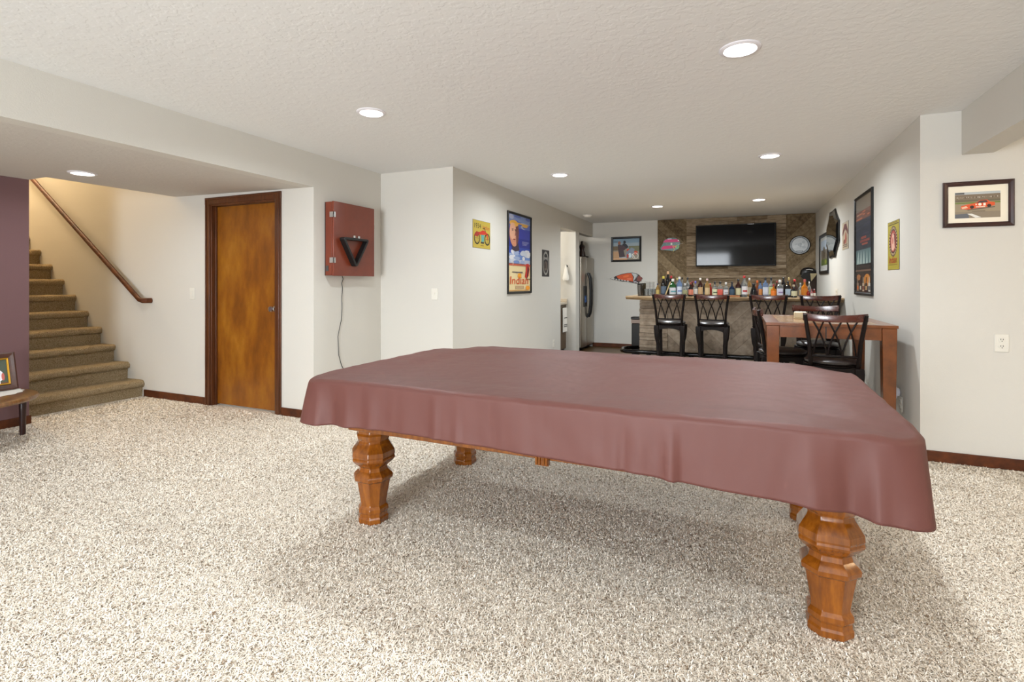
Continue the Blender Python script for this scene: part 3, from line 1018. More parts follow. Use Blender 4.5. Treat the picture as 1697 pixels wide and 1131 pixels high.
a.poly([(.25, .07), (.275, .035), (.3, .025), (.305, 0), (.28, -.02), (.285, -.036), (.25, -.045), (.2, -.03), (.21, .02)], (120, 56, 46))
a.poly([(-.3, .011), (-.22, .045), (-.2, .02), (-.25, -.006)], (206, 204, 196))
for k in range(6): a.ell(-.24 + .055 * k, .0 - .008 * k, .02, .01, (198, 198, 194), rot=-.2)
a.ell(.17, -.055, .03, .014, (170, 160, 166)); a.ell(.21, -.072, .014, .012, (196, 190, 190)); a.ell(-.2, .03, .035, .014, (28, 20, 20), rot=.3)
a.ell(.0, .05, .06, .02, (224, 108, 48), rot=.2); a.ell(.06, .0, .05, .018, (222, 110, 70))
a.finish('artwork', t, (0, -.012, 0))

# cap-shaped light sign on the feature wall
t = hung('cap_shaped_sign', 'pink striped cap shaped acrylic sign with a green martini glass on the barn wood wall', 'sign', (-1.15, YB - .024, 1.935), 0)
clear = M((120, 150, 150), .15, trans=.35, name='smoky_acrylic')
b = MB()
dome = [(.15 * math.cos(a_), .1 * math.sin(a_) + .03) for a_ in [PI * i / 16 for i in range(17)]] + [(-.2, -.05), (-.19, -.09), (-.1, -.1), (.05, -.12), (.13, -.07)]
b.prism(dome, -.012, -.002, clear); b.build('panel', t, bevel=.002)
a = Art()
a.poly([(-.14, .06), (-.1, .1), (.1, .1), (.135, .06), (.14, .045), (-.145, .045)], (206, 60, 120)); a.poly([(-.18, -.055), (-.17, -.085), (.06, -.06), (.1, -.015), (-.14, -.02)], (198, 44, 106))
a.rect(-.07, .1, .0, .112, (230, 226, 236)); a.ell(.12, .075, .01, .01, (240, 240, 240)); a.rect(-.015, -.005, .015, .035, (206, 204, 196)); a.ring(-.0, .02, .1, .02, .006, (110, 150, 150))
a.finish('artwork', t, (0, -.012, 0))
b = MB()
b.tube([(.1 + .028 * math.cos(k), -.016, -.04 + .028 * math.sin(k)) for k in [2 * PI * i / 16 for i in range(16)]], .004, M((140, 220, 60), .3), 6, closed=True)
b.tube([(.02, -.016, -.02), (.1, -.016, -.04), (.05, -.016, -.085), (.02, -.016, -.02)], .0035, M((206, 196, 70), .3), 6)
b.tube([(.05, -.016, -.085), (.035, -.016, -.125)], .0035, M((206, 196, 70), .3), 6); b.tube([(.11, -.016, 0), (.2, -.016, .02)], .002, M((200, 190, 180), .3), 6)
b.build('martini_glass', t)

# round plate sign
t = hung('round_sign', 'round silver white plate sign with a black rim on the barn wood wall', 'sign', (.915, YB - .022, 1.868), 0)
b = MB(); b.lathe([(.158, 0), (.158, .012), (.15, .018), (.144, .012), (.144, 0)], m_blackm, 48, mx=Matrix.Rotation(R(90), 4, 'X')); b.build('rim', t)
a = Art()
a.ell(0, 0, .148, .148, (196, 200, 202), n=48); a.ring(0, 0, .14, .14, .024, (150, 156, 160), n=48)
for k in range(40):
    q = 2 * PI * k / 40
    if .55 < q / PI < 1.45 or True:
        a.poly([(.138 * math.cos(q), .138 * math.sin(q)), (.138 * math.cos(q + .08), .138 * math.sin(q + .08)), (.12 * math.cos(q + .08), .12 * math.sin(q + .08)), (.12 * math.cos(q), .12 * math.sin(q))], (84, 90, 96), 3)
a.k = 4
for k in range(14):
    q = rp.uniform(0, 2 * PI); r_ = rp.uniform(0, .08); a.ell(r_ * math.cos(q), r_ * math.sin(q) - .005, rp.uniform(.012, .034), rp.uniform(.01, .028), rp.choice([(178, 184, 188), (206, 210, 212), (160, 168, 174)]))
for k in range(5): a.rect(-.05 + .02 * k, -.108, -.036 + .02 * k, -.094, (52, 56, 60))
a.finish('plate_face', t, (0, -.012, 0))

# television
t = hung('television', 'large black flat screen television mounted on the barn wood wall', 'tv', (-.085, YB - .03, 1.893), 0)
b = MB(); b.box(-.2, -.035, -.15, .2, 0, .15, m_blackm); b.build('wall_mount', t)
b = MB(); b.box(-.64, -.078, -.365, .64, -.035, .365, M((6, 6, 7), .5, spec=.2)); b.build('bezel', t, bevel=.006)
def screen_mat():
    m, n, l, b_ = newmat('tv_glass')
    b_.inputs['Base Color'].default_value = (.003, .003, .004, 1)
    b_.inputs['Roughness'].default_value = .06
    b_.inputs['Specular IOR Level'].default_value = .16
    return m
b = MB()
b.box(-.622, -.0805, -.342, .622, -.0785, .348, screen_mat())
b.build('screen', t, smooth=False)
b = MB(); b.box(.2, -.08, .353, .3, -.0785, .357, m_chrome); b.build('logo_strip', t)
t.rotation_euler = (R(.8), 0, 0)

# dark leather cap hanging in the corner
t = hung('corner_hat', 'dark rounded hat with a beige side panel hanging in the corner behind the bottles', 'hat', (1.03, 9.83, 1.39), R(12))
b = MB(); b.lathe([(.12, -.02), (.122, .0), (.112, .05), (.08, .085), (.03, .1), (.004, .102)], M((22, 18, 17), .4), 28, sy=.75); b.build('crown', t)
b = MB(); b.prism([(-.14, -.05), (-.1, .01), (-.02, .02), (.02, -.06), (-.01, -.16), (-.05, -.14)], -.09, -.07, M((26, 24, 22), .45)); b.build('visor', t, bevel=.004)
b = MB(); b.prism([(.0, .0), (.11, -.0), (.015, -.13)], -.1, -.085, M((168, 152, 116), .6)); b.build('side_panel', t, bevel=.002)
b = MB(); b.tube([(-.06, -.085, .055), (-.02, -.09, .066), (.04, -.085, .055)], .007, M((214, 212, 210), .3), 6); b.build('piping', t)
b = MB(); b.box(.015, -.07, -.32, .11, .06, -.02, M((44, 26, 16), .6)); b.build('hanging_strap', t, bevel=.01)

# picture nearest the back on the right wall
t = framed('framed_picture', 'black framed picture with a white mat beside the octagonal mirror', 'picture', (XR, 8.93, 1.665), R(-90), .86, .6, .05, .022, m_black)
a = Art(.00009)
a.rect(-.39, -.26, .39, .26, (206, 206, 202)); a.rect(-.3, -.17, .3, .2, (120, 110, 96)); a.rect(-.3, .06, .3, .2, (176, 190, 206)); a.rect(-.3, -.17, .3, -.08, (92, 110, 52)); a.ell(0, .02, .12, .09, (96, 84, 66)); a.ell(.15, -.12, .08, .03, (140, 150, 56))
a.finish('artwork', t, (0, -.006, 0))
b = MB(); b.box(-.385, -.0185, -.255, .385, -.0175, .255, m_glass); b.build('glass', t, smooth=False)

# faceted oval mirror
t = hung('wall_mirror', 'elongated octagonal mirror with a thin black scalloped edge on the side wall', 'mirror', (XR, 8.12, 1.888), R(-90))
pts = []
for k in range(8):
    q = 2 * PI * (k + .5) / 8
    r_ = 1.0
    pts.append((.53 * math.cos(q) / math.cos(PI / 8) * .96, .32 * math.sin(q) / math.cos(PI / 8)))
ed = []
for k in range(8):
    p, q = Vector(pts[k]), Vector(pts[(k + 1) % 8])
    for j in range(6):
        s_ = j / 6; m_ = p.lerp(q, s_); ed.append(tuple(m_ * (1 - .035 * math.sin(PI * s_))))
b = MB(); b.prism(ed, -.018, -.001, m_black); b.build('backing', t, bevel=.002)
m_mirror = M((225, 230, 228), .02, 1, name='mirror_silver')
b = MB(); inner = [(x * .955, z * .93) for x, z in ed]; mid = [(x * .80, z * .72) for x, z in ed]
n_ = len(ed)
b.add([(x, -.0205, z) for x, z in inner] + [(x, -.03, z) for x, z in mid], [(i, (i + 1) % n_, n_ + (i + 1) % n_, n_ + i) for i in range(n_)], m_mirror); b.build('bevelled_rim', t, smooth=False, fix=False)
b = MB(); b.add([(x, -.03, z) for x, z in mid], [tuple(range(n_))], m_mirror); b.build('mirror_glass', t, smooth=False, fix=False)

# beige sign with red chevron
t = hung('paper_sign', 'beige sign with a dark red chevron next to the octagonal mirror', 'sign', (XR, 7.25, 1.795), R(-90))
backing(t, .40, .325, .003)
a = Art()
a.rect(-.198, -.16, .198, .16, (190, 174, 148)); a.poly([(-.18, .0), (0, .13), (.18, .0), (.18, .05), (.06, .14), (-.06, .14), (-.18, .05)], (110, 40, 34)); a.poly([(-.18, .03), (0, .135), (.18, .03), (.18, .0), (0, .08), (-.18, .0)], (96, 36, 32))
a.ell(.03, -.03, .06, .07, (176, 108, 84)); a.ell(-.06, -.07, .05, .03, (120, 52, 40)); a.poly([(.05, .02), (.1, -.04), (.05, -.09), (0, -.06)], (154, 76, 58)); a.ring(0, -.03, .15, .1, .01, (150, 120, 100))
for k in range(2): a.rect(-.15, -.135 + .022 * k, .15, -.125 + .022 * k, (110, 92, 80))
a.finish('artwork', t, (0, -.003, 0))

# tall dark framed poster on the right wall
t = framed('framed_poster', 'tall black framed dark poster with bottles and orange lettering on the side wall', 'poster', (XR, 6.228, 1.622), R(-90), .80, 1.03, .03, .022, m_black)
a = Art(.00009)
w, h = .745, .975
a.lim = (w / 2, h / 2)
x0, z1 = -w / 2, h / 2
X = lambda k: x0 + k * w
Z = lambda k: z1 - k * h
for (k0, k1, c) in ((0, .14, (138, 124, 106)), (.14, .235, (120, 62, 36)), (.235, .42, (26, 28, 50)), (.42, .55, (44, 48, 58)), (.55, .7, (92, 120, 122)), (.7, .8, (34, 22, 18)), (.8, 1, (48, 26, 18))):  # grey-beige top band is a reflection in the glass, painted into the print
    a.rect(X(0), Z(k1), X(1), Z(k0), c, 1)
a.k = 2
for i in range(9): a.ell(X(rp.uniform(.1, .9)), Z(rp.uniform(.155, .22)), rp.uniform(.05, .14), .008, rp.choice([(196, 106, 60), (120, 70, 50), (190, 140, 110)]))
a.rect(X(.34), Z(.44), X(.66), Z(.415), (150, 66, 48)); a.rect(X(.28), Z(.475), X(.86), Z(.45), (138, 58, 44)); a.rect(X(.4), Z(.505), X(.74), Z(.485), (160, 76, 56))
for k in range(5): a.poly([(X(.05 + .2 * k), Z(.7)), (X(.17 + .18 * k), Z(.56)), (X(.24 + .17 * k), Z(.7))], (176, 196, 190))
for i in range(12): a.ell(X(rp.uniform(.1, .9)), Z(rp.uniform(.25, .41)), rp.uniform(.08, .2), rp.uniform(.006, .014), rp.choice([(34, 36, 60), (22, 24, 42), (50, 44, 66)]))
a.ell(X(.72), Z(.87), .14, .06, (206, 130, 44)); a.ell(X(.2), Z(.84), .1, .03, (176, 112, 60)); a.rect(X(0), Z(.78), X(1), Z(.76), (110, 84, 68))
for k, c in enumerate([(150, 130, 110), (60, 28, 18), (196, 176, 150), (44, 22, 16), (210, 206, 196)]):
    cx = .14 + .18 * k
    a.rect(X(cx - .06), Z(.985), X(cx + .06), Z(.9), c); a.rect(X(cx - .02), Z(.9), X(cx + .02), Z(.84), c)
    a.rect(X(cx - .05), Z(.97), X(cx + .05), Z(.93), [(220, 110, 40), (200, 190, 170), (120, 40, 24), (190, 150, 100), (90, 90, 96)][k])
a.finish('poster_sheet', t, (0, -.006, 0))
b = MB(); b.box(-.37, -.0185, -.485, .37, -.0175, .485, m_glass); b.build('glass', t, smooth=False)

# yellow sign with round emblem
t = hung('metal_sign', 'yellow tin sign with a round headdress emblem and red script on the side wall', 'sign', (XR, 5.135, 1.538), R(-90))
w, h = .345, .398
backing(t, w, h, .003, M((60, 50, 30), .5))
a = Art()
a.rect(-w / 2 + .003, -h / 2 + .003, w / 2 - .003, h / 2 - .003, (156, 142, 40)); a.rect(-.15, .168, .15, .176, (74, 58, 24)); a.rect(-.12, .182, .12, .19, (120, 100, 40))
a.ell(0, .035, .125, .125, (52, 26, 24), n=40); a.ell(0, .035, .088, .088, (150, 60, 46), n=32)
for k in range(26):
    q = 2 * PI * k / 26
    a.poly([(.118 * math.cos(q), .035 + .118 * math.sin(q)), (.118 * math.cos(q + .12), .035 + .118 * math.sin(q + .12)), (.098 * math.cos(q + .12), .035 + .098 * math.sin(q + .12)), (.098 * math.cos(q), .035 + .098 * math.sin(q))], (186, 160, 120), 6)
a.k = 7
a.poly([(-.05, -.03), (-.055, .05), (-.02, .1), (.03, .1), (.05, .06), (.04, .01), (.05, -.02), (.0, -.045)], (206, 160, 140)); a.poly([(.0, .1), (.05, .09), (.075, .04), (.06, -.02), (.04, .03), (.03, .08)], (70, 22, 24)); a.ell(-.01, .04, .018, .03, (170, 90, 76))
a.text('Indian', -.125, -.145, .105, -.085, (162, 44, 22), .2); a.rect(-.13, -.158, .13, -.154, (120, 90, 30))
a.finish('artwork', t, (0, -.003, 0))

# race car picture
t = framed('framed_picture', 'dark mahogany framed picture of an orange race car above the outlet', 'picture', (1.459, YR, 1.762), 0, .376, .308, .03, .022, wood('dark_mahogany', [(.3, (34, 12, 14)), (.8, (66, 26, 26))], (1, 1, 1), 8, .25, .6, .02))
a = Art(.00009)
a.rect(-.162, -.128, .162, .128, (232, 224, 206)); a.rect(-.121, -.093, .119, .082, (176, 160, 136))
a.rect(-.121, .066, .119, .082, (176, 182, 184)); a.rect(-.12, .068, -.07, .08, (90, 92, 92)); a.rect(-.121, .03, .119, .066, (120, 106, 88))
for k in range(26): a.rect(-.11 + .0085 * k, .036 + rp.uniform(0, .012), -.106 + .0085 * k, .05, rp.choice([(196, 190, 180), (90, 78, 64), (150, 134, 116)]), 6)
a.k = 7
a.rect(-.121, .016, .119, .03, (104, 96, 76)); a.rect(-.121, .004, .119, .014, (100, 120, 54)); a.rect(-.121, -.05, .119, .003, (150, 136, 112)); a.rect(-.121, -.093, .119, -.05, (134, 122, 104))
a.poly([(-.121, -.066), (-.05, -.062), (-.045, -.093), (-.121, -.093)], (96, 98, 104)); a.poly([(-.055, -.064), (-.03, -.064), (.02, -.09), (-.012, -.092)], (222, 220, 214))
a.poly([(-.09, -.03), (-.088, -.012), (-.05, .0), (-.01, .008), (.01, .024), (.05, .027), (.065, .012), (.09, .008), (.09, -.012), (.05, -.022), (-.02, -.03), (-.05, -.036)], (212, 84, 40))
a.poly([(-.008, .007), (.012, .021), (.046, .023), (.055, .01), (.02, .006)], (70, 60, 58)); a.poly([(-.088, -.02), (-.06, -.012), (-.05, -.024), (-.08, -.03)], (228, 190, 160))
for cx in (-.03, .06): a.ell(cx, -.02 + (cx > 0) * .006, .011, .011, (40, 34, 32))
a.ell(.012, -.003, .009, .009, (236, 228, 214)); a.rect(.03, -.012, .042, .005, (236, 228, 214)); a.rect(-.012, -.008, -.004, .002, (232, 200, 180))
a.rect(-.01, -.022, .04, -.017, (232, 214, 196)); a.poly([(-.06, -.036), (.09, -.02), (.09, -.026), (-.05, -.042)], (96, 84, 70)); a.rect(-.03, -.052, .04, -.044, (122, 110, 92))
a.finish('print_with_mat', t, (0, -.006, 0))

# ------------------------------------------------------------------ nook, counter, fridge
t = thing('counter_cabinet', 'counter with brown base cabinet glimpsed through the bright nook opening', 'cabinet', (-3.45, 8.5, 0))
b = MB(); b.box(-.6, -.26, .09, .64, .27, .86, wood('nook_cabinet', [(.3, (66, 50, 34)), (.8, (100, 80, 58))], (4, 4, 1), 4, .5)); b.box(-.58, -.2, 0, .6, .26, .09, m_blackm); b.build('body', t, bevel=.003)
b = MB(); b.box(-.62, -.285, .86, .665, .275, .90, M((196, 184, 166), .3)); b.box(-.62, .25, .90, .665, .275, .955, M((196, 184, 166), .3)); b.build('countertop', t, bevel=.006)
t = thing('dish_towel', 'white printed towel hanging on the end of the nook counter', 'towel', (-2.81, 8.7, .80))
b = MB()
n1 = 8
rg = []
for j in range(9):
    z = -.42 * j / 8
    rg.append([(.014 + .004 * math.sin(i * 1.9 + j * .3), -.15 + .3 * i / 8, z) for i in range(9)] + [(.008 + .004 * math.sin(i * 1.9 + j * .3), -.15 + .3 * i / 8, z) for i in range(8, -1, -1)])
b.loft(rg, M((232, 228, 220), .8)); b.build('cloth', t)
for z in (-.18, -.3, -.33):
    b = MB(); b.box(.0195, -.09, z, .021, .08, z + .012, M((90, 86, 84), .8)); b.build('printed_line', t)
t = thing('hanging_cloth', 'white cloth hanging on a dark hook inside the bright nook', 'cloth', (-2.80, 8.78, 1.53))
b = MB(); b.lathe([(.022, 0), (.022, .01), (.008, .012), (.008, .04)], m_blackm, 14, mx=Matrix.Rotation(R(90), 4, 'X')); b.build('hook', t)
b = MB(); b.loft([[(.0 + a_ * math.cos(q), -.05 + a_ * .5 * math.sin(q) , z) for q in [2 * PI * i / 14 for i in range(14)]] for a_, z in ((.008, .02), (.02, -.02), (.035, -.1), (.055, -.17), (.06, -.22), (.05, -.25))], M((238, 236, 230), .85)); b.build('drape', t)

fr = thing('refrigerator', 'stainless steel side by side refrigerator with black handles', 'refrigerator', (-2.60, 9.44, 0), 0)
b = MB(); b.box(-.70, -.42, .02, -.075, .47, 1.70, m_blackm); b.box(-.68, -.4, 0, -.1, .45, .05, m_blackm); b.build('cabinet_body', fr, bevel=.008)
for (ya, yb, nm) in ((-.42, -.035, 'freezer_door'), (-.028, .47, 'fridge_door')):
    b = MB()
    pr = [(-.07, ya), (-.07, yb), (-.01, yb), (.012, (ya + yb) / 2 + .1), (.014, (ya + yb) / 2 - .1), (-.01, ya)]
    b.prism(pr, .07, 1.71, m_steel, axis='z'); d = b.build(nm, fr, bevel=.01)
    b = MB()
    y = -.085 if nm == 'freezer_door' else .03
    b.tube([(.012, y, .60), (.05, y, .68), (.07, y, .85), (.072, y, 1.1), (.06, y, 1.32), (.02, y, 1.42)], .02, m_blackm, 10); b.build('handle', d)
b = MB(); b.box(.0, -.33, .80, .022, -.13, 1.18, m_black); b.build('water_dispenser', fr, bevel=.006)
b = MB(); b.box(.0225, -.29, .88, .024, -.17, 1.0, M((60, 90, 140), .2)); b.build('dispenser_light_panel', fr)
t = thing('ceramic_jar', 'dark lidded jar standing on top of the refrigerator', 'jar', (-2.70, 9.40, 1.71))
b = MB(); b.lathe([(.05, 0), (.07, .03), (.06, .09), (.04, .13), (.045, .17), (.06, .19)], M((40, 24, 18), .35), 24); b.build('body', t)
b = MB(); b.lathe([(.06, .19), (.05, .22), (.03, .24), (.02, .27), (.025, .29), (.01, .305)], M((30, 20, 18), .35), 24); b.build('lid', t)
t = thing('serving_tray', 'dark tray lying flat on top of the refrigerator', 'tray', (-2.78, 9.62, 1.705))
b = MB(); b.lathe([(.12, 0), (.14, .02), (.145, .035), (.135, .035), (.11, .015)], M((34, 22, 18), .4), 28); b.build('dish', t)

# ------------------------------------------------------------------ bar
YBF, YBB = 7.62, 8.22     # body front and back
bar = thing('bar_counter', 'home bar faced with weathered grey planks in front of the barn wood wall', 'bar', (0, 0, 0))
xb = -1.31
b = MB(); b.box(xb, YBF + .022, 0, XR - .016, YBB, .985, m_barnd); b.build('carcass', bar)
b = MB(); stacked(b, xb - .02, .0, -.94, .985, YBF + .022, m_barfront, .03, .07, .008, .05); b.build('stacked_panel', bar)
b = MB(); diagonal(b, -.94, 0, -.12, .985, YBF + .022, m_barfront, R(-45)); b.build('diagonal_panel', bar)
b = MB(); diagonal(b, -.12, 0, XR - .016, .985, YBF + .022, m_barfront, R(45)); b.build('diagonal_panel', bar)
# live edge top
b = MB()
nn_ = 90; fr_pts = []
xa, xe = -1.47, XR - .003
ring_ = []
for i in range(nn_ + 1):
    x = xa + (xe - xa) * i / nn_
    y = 7.30 + .025 * noise.noise(Vector((x * 2.2, 0, 0))) + .012 * noise.noise(Vector((x * 7, 3, 0)))
    d = .05 + .015 * noise.noise(Vector((x * 3, 9, 1)))
    ring_.append([(x, y + .012, 1.05), (x, y, 1.035), (x, y + .035, 1.05 - d), (x, YBB + .06, .99), (x, YBB + .06, 1.05)])
b.loft(ring_, m_slab)
tag(b.build('bar_worktop', None, ang=50), 'light wooden live edge slab topping the bar', 'bar top')
BT = 1.05
# foot rail
t = thing('foot_rail', 'black metal foot rail running along the bottom of the bar', 'foot rail', (0, 0, 0))
b = MB(); zr, yr = .265, 7.40
b.tube([(-1.36, 7.95, zr), (-1.55, 7.82, zr), (-1.58, 7.7, zr), (-1.55, 7.47, zr), (-1.48, yr, zr), (-1.3, yr, zr), (0, yr, zr), (1.05, yr, zr)], .028, M((20, 20, 22), .15, .6, name='black_rail_metal'), 14); b.build('rail', t)
for x in (-1.2, -.62, -.02, .55, 1.0):
    b = MB(); b.tube([(x, yr, zr), (x, yr + .09, zr - .01), (x, YBF - .01, zr - .05)], .014, m_blackm, 10); b.lathe([(.035, 0), (.035, .01)], m_blackm, 16, mx=Matrix.Translation((x, YBF - .008, zr - .05)) @ Matrix.Rotation(R(90), 4, 'X')); b.build('bracket', t)
# black post by the bar end: tall black bin
t = thing('trash_can', 'narrow black bin with a pale band standing at the open end of the bar', 'bin', (-1.46, 8.32, 0))
b = MB(); b.box(-.1, -.1, 0, .1, .1, .60, m_blackm); b.build('body', t, bevel=.01)
b = MB(); b.box(-.105, -.105, .602, .105, .105, .66, M((170, 150, 140), .5)); b.build('band', t, bevel=.004)
b = MB(); b.box(-.11, -.11, .662, .11, .11, .70, m_black); b.build('lid', t, bevel=.008)

# ------------------------------------------------------------------ stools
def make_stool(seat_h, label):
    t = thing('bar_stool', label, 'bar stool', (0, 0, 0), 0, 'lattice back swivel stools')
    sh = seat_h
    b = MB(); b.lathe([(.165, sh - .042), (.185, sh - .034), (.19, sh - .018), (.17, sh - .004), (.12, sh + .002), (.02, sh + .004)], m_leather, 36); b.build('seat_cushion', t)
    b = MB(); b.lathe([(.16, sh - .056), (.188, sh - .054), (.192, sh - .046), (.18, sh - .04)], m_stool, 36); b.build('swivel_ring', t)
    # apron with rounded corners blocks
    b = MB()
    a0 = .155
    for k in range(4):
        mx = Matrix.Rotation(k * PI / 2, 4, 'Z')
        pr = [(-a0, sh - .06), (a0, sh - .06), (a0, sh - .155)] + [(a0 * math.cos(q), sh - .155 + .06 * math.sin(q)) for q in [PI * i / 12 for i in range(1, 12)]] + [(-a0, sh - .155)]
        vs = [mx @ Vector((x, -a0 - .012, z)) for x, z in pr] + [mx @ Vector((x, -a0 + .012, z)) for x, z in pr]
        n = len(pr)
        b.add(vs, [tuple(range(n)), tuple(range(2 * n - 1, n - 1, -1))] + [(i, (i + 1) % n, n + (i + 1) % n, n + i) for i in range(n)], m_stool)
    b.box(-a0, -a0, sh - .075, a0, a0, sh - .055, m_stool)
    b.build('apron', t, bevel=.003)
    for sx in (-1, 1):
        for sy in (-1, 1):
            b = MB(); rings = []
            for z, off, w in ((sh - .058, .158, .030), (sh - .10, .160, .030), (sh - .17, .158, .027), (sh - .24, .154, .023), (sh * .62, .146, .019), (sh * .38, .142, .017), (sh * .18, .155, .016), (.05, .176, .016), (0, .186, .019)):
                rings.append([(sx * off + dx * w, sy * off + dy * w, z) for dx, dy in ((-1, -1), (1, -1), (1, 1), (-1, 1))])
            b.loft(rings, m_stool); b.build('leg', t, bevel=.005)
    fz = sh * .36
    b = MB(); b.tube([(.16 * math.cos(q), .16 * math.sin(q), fz) for q in [2 * PI * i / 32 for i in range(32)]], .012, m_black, 8, closed=True); b.build('footrest_ring', t)
    # back: posts, rail, lattice
    zb, zt_ = sh + .005, sh + .35
    for sx in (-1, 1):
        b = MB()
        pts = [(sx * .152, -.135, sh - .08), (sx * .155, -.165, sh + .0), (sx * .163, -.18, sh + .12), (sx * .18, -.20, sh + .24), (sx * .194, -.222, zt_ - .01)]
        b.tube(pts, [.016, .016, .015, .015, .014], m_stool, 8); b.build('back_post', t)
    def curve_y(x, z):
        k = (z - sh) / .35
        return -.165 - .055 * k - .02 * (1 - (x / .19) ** 2) * 1.4
    b = MB(); rings = []
    for i in range(25):
        x = -.207 + .414 * i / 24
        dip = .014 * (1 - (x / .207) ** 2)
        y = curve_y(x, zt_) + .02
        top, bot = zt_ - dip, zt_ - .058 - dip * .5
        rings.append([(x, y - .010, bot), (x, y - .014, (top + bot) / 2), (x, y - .010, top), (x, y + .008, top + .002), (x, y + .010, (top + bot) / 2), (x, y + .008, bot)])
    b.loft(rings, m_mahog); b.build('top_rail', t, bevel=.002)
    b = MB(); b.tube([(x, curve_y(x, sh + .03) + .012, sh + .028) for x in [-.155 + .31 * i / 10 for i in range(11)]], .010, m_stool, 8); b.build('lower_rail', t)
    b = MB()
    z0_, z1_ = sh + .03, zt_ - .05
    def sl(xt, xb_):
        pts = []
        for i in range(11):
            q = i / 10
            x = xt + (xb_ - xt) * (1 - (1 - q) ** 1.6)
            z = z1_ + (z0_ - z1_) * q
            pts.append((x, curve_y(x, z) + .014, z))
        b.tube(pts, .0065, m_stool, 6)
    sl(-.145, -.05); sl(-.07, -.135); sl(-.045, .045); sl(.045, -.045); sl(.07, .135); sl(.145, .05)
    b.build('lattice', t)
    return t
SY = 7.06
s0 = make_stool(.745, 'dark lattice back bar stool at the open end of the bar, nearest the refrigerator')
s0.location = (-.83, SY, 0)
s1 = copy_thing(s0, (-.315, SY, 0), R(-2), 'dark lattice back bar stool, second from the open end of the bar')
copy_thing(s0, (.325, SY, 0), R(-6), 'dark lattice back bar stool at the bar directly behind the wooden table corner')
copy_thing(s0, (.825, SY, 0), R(4), 'dark lattice back bar stool at the bar next to the side wall')
c0 = make_stool(.655, 'dark lattice back stool pushed in at the near end of the wooden table')
c0.location = (.655, 4.70, 0)
c0.rotation_euler = (0, 0, R(-3))
copy_thing(c0, (.70, 5.90, 0), R(180), 'dark stool with brown top rail at the far end of the wooden table')
copy_thing(c0, (.345, 5.18, 0), R(-84), 'dark lattice back stool seen edge-on along the open side of the wooden table')

# ------------------------------------------------------------------ pub table
t = thing('pub_table', 'brown wooden counter-height table with thick square legs against the side wall', 'table', (.63, 5.24, 0))
TX, TY, TH = .44, .59, .915
b = MB()
bw = .1
for sy in (-1, 1): b.box(-TX, sy * (TY - bw / 2) - bw / 2, TH - .022, TX, sy * (TY - bw / 2) + bw / 2, TH, m_pub)
for sx in (-1, 1): b.box(sx * (TX - bw / 2) - bw / 2, -TY + bw, TH - .022, sx * (TX - bw / 2) + bw / 2, TY - bw, TH, m_pub)
b.build('top_frame', t, bevel=.002)
b = MB()
k = 6
for i in range(k):
    yy0 = -TY + bw + (2 * (TY - bw)) * i / k
    b.box(-TX + bw, yy0 + .002, TH - .02, TX - bw, yy0 + 2 * (TY - bw) / k - .002, TH - .001, m_pubtop)
b.build('top_panel', t, bevel=.0015)
b = MB()
for sy in (-1, 1): b.box(-TX + .1, sy * (TY - .03) - .011, TH - .115, TX - .1, sy * (TY - .03) + .011, TH - .022, m_pub)
for sx in (-1, 1): b.box(sx * (TX - .03) - .011, -TY + .1, TH - .115, sx * (TX - .03) + .011, TY - .1, TH - .022, m_pub)
b.box(-.004 - .02, -TY + .018, TH - .115, .004 - .02, -TY + .02, TH - .022, m_blackm)
b.build('apron', t, bevel=.002)
for sx in (-1, 1):
    for sy in (-1, 1):
        b = MB()
        x, y = sx * (TX - .052), sy * (TY - .055)
        b.loft([[(x + dx * w, y + dy * w, z) for dx, dy in ((-1, -1), (1, -1), (1, 1), (-1, 1))] for z, w in ((0, .036), (TH - .15, .045), (TH - .023, .046))], m_pub)
        b.build('leg', t, bevel=.003)
t = thing('napkin_holder', 'small cream napkin holder standing on the wooden table', 'napkin holder', (.49, 5.25, TH))
b = MB(); b.box(-.05, -.04, 0, .05, .04, .012, M((180, 164, 130), .4)); b.box(-.05, -.04, .012, .05, -.034, .055, M((180, 164, 130), .4)); b.box(-.05, .034, .012, .05, .04, .055, M((180, 164, 130), .4)); b.build('holder', t, bevel=.003)
b = MB(); b.box(-.045, -.032, .013, .045, .032, .062, M((226, 220, 206), .8)); b.build('napkins', t, bevel=.003)

# ------------------------------------------------------------------ bottles on the bar
PROF = {
    'tall': [(.9, 0), (1, .02), (1, .58), (.9, .66), (.45, .76), (.34, .8), (.32, .93)],
    'wine': [(.95, 0), (1, .02), (1, .56), (.85, .66), (.42, .78), (.34, .86), (.34, .93)],
    'squat': [(.9, 0), (1, .03), (1, .5), (.92, .58), (.5, .66), (.3, .72), (.28, .9)],
    'square': [(.95, 0), (1, .02), (1, .62), (.9, .68), (.4, .74), (.32, .78), (.32, .9)],
    'pyramid': [(.95, 0), (1, .03), (.8, .35), (.55, .6), (.4, .72), (.3, .8), (.3, .9)]}
GL = {'clear': ((168, 178, 184), .72), 'green': ((20, 96, 40), .25), 'dark': ((16, 14, 18), .05), 'amber': ((150, 74, 20), .35), 'brown': ((60, 22, 14), .2), 'blue': ((120, 150, 196), .4),
      'navy': ((26, 44, 72), .2), 'orange': ((208, 120, 20), .3), 'red': ((150, 30, 20), .3), 'pink': ((196, 130, 136), .4), 'gold': ((176, 140, 80), .35)}
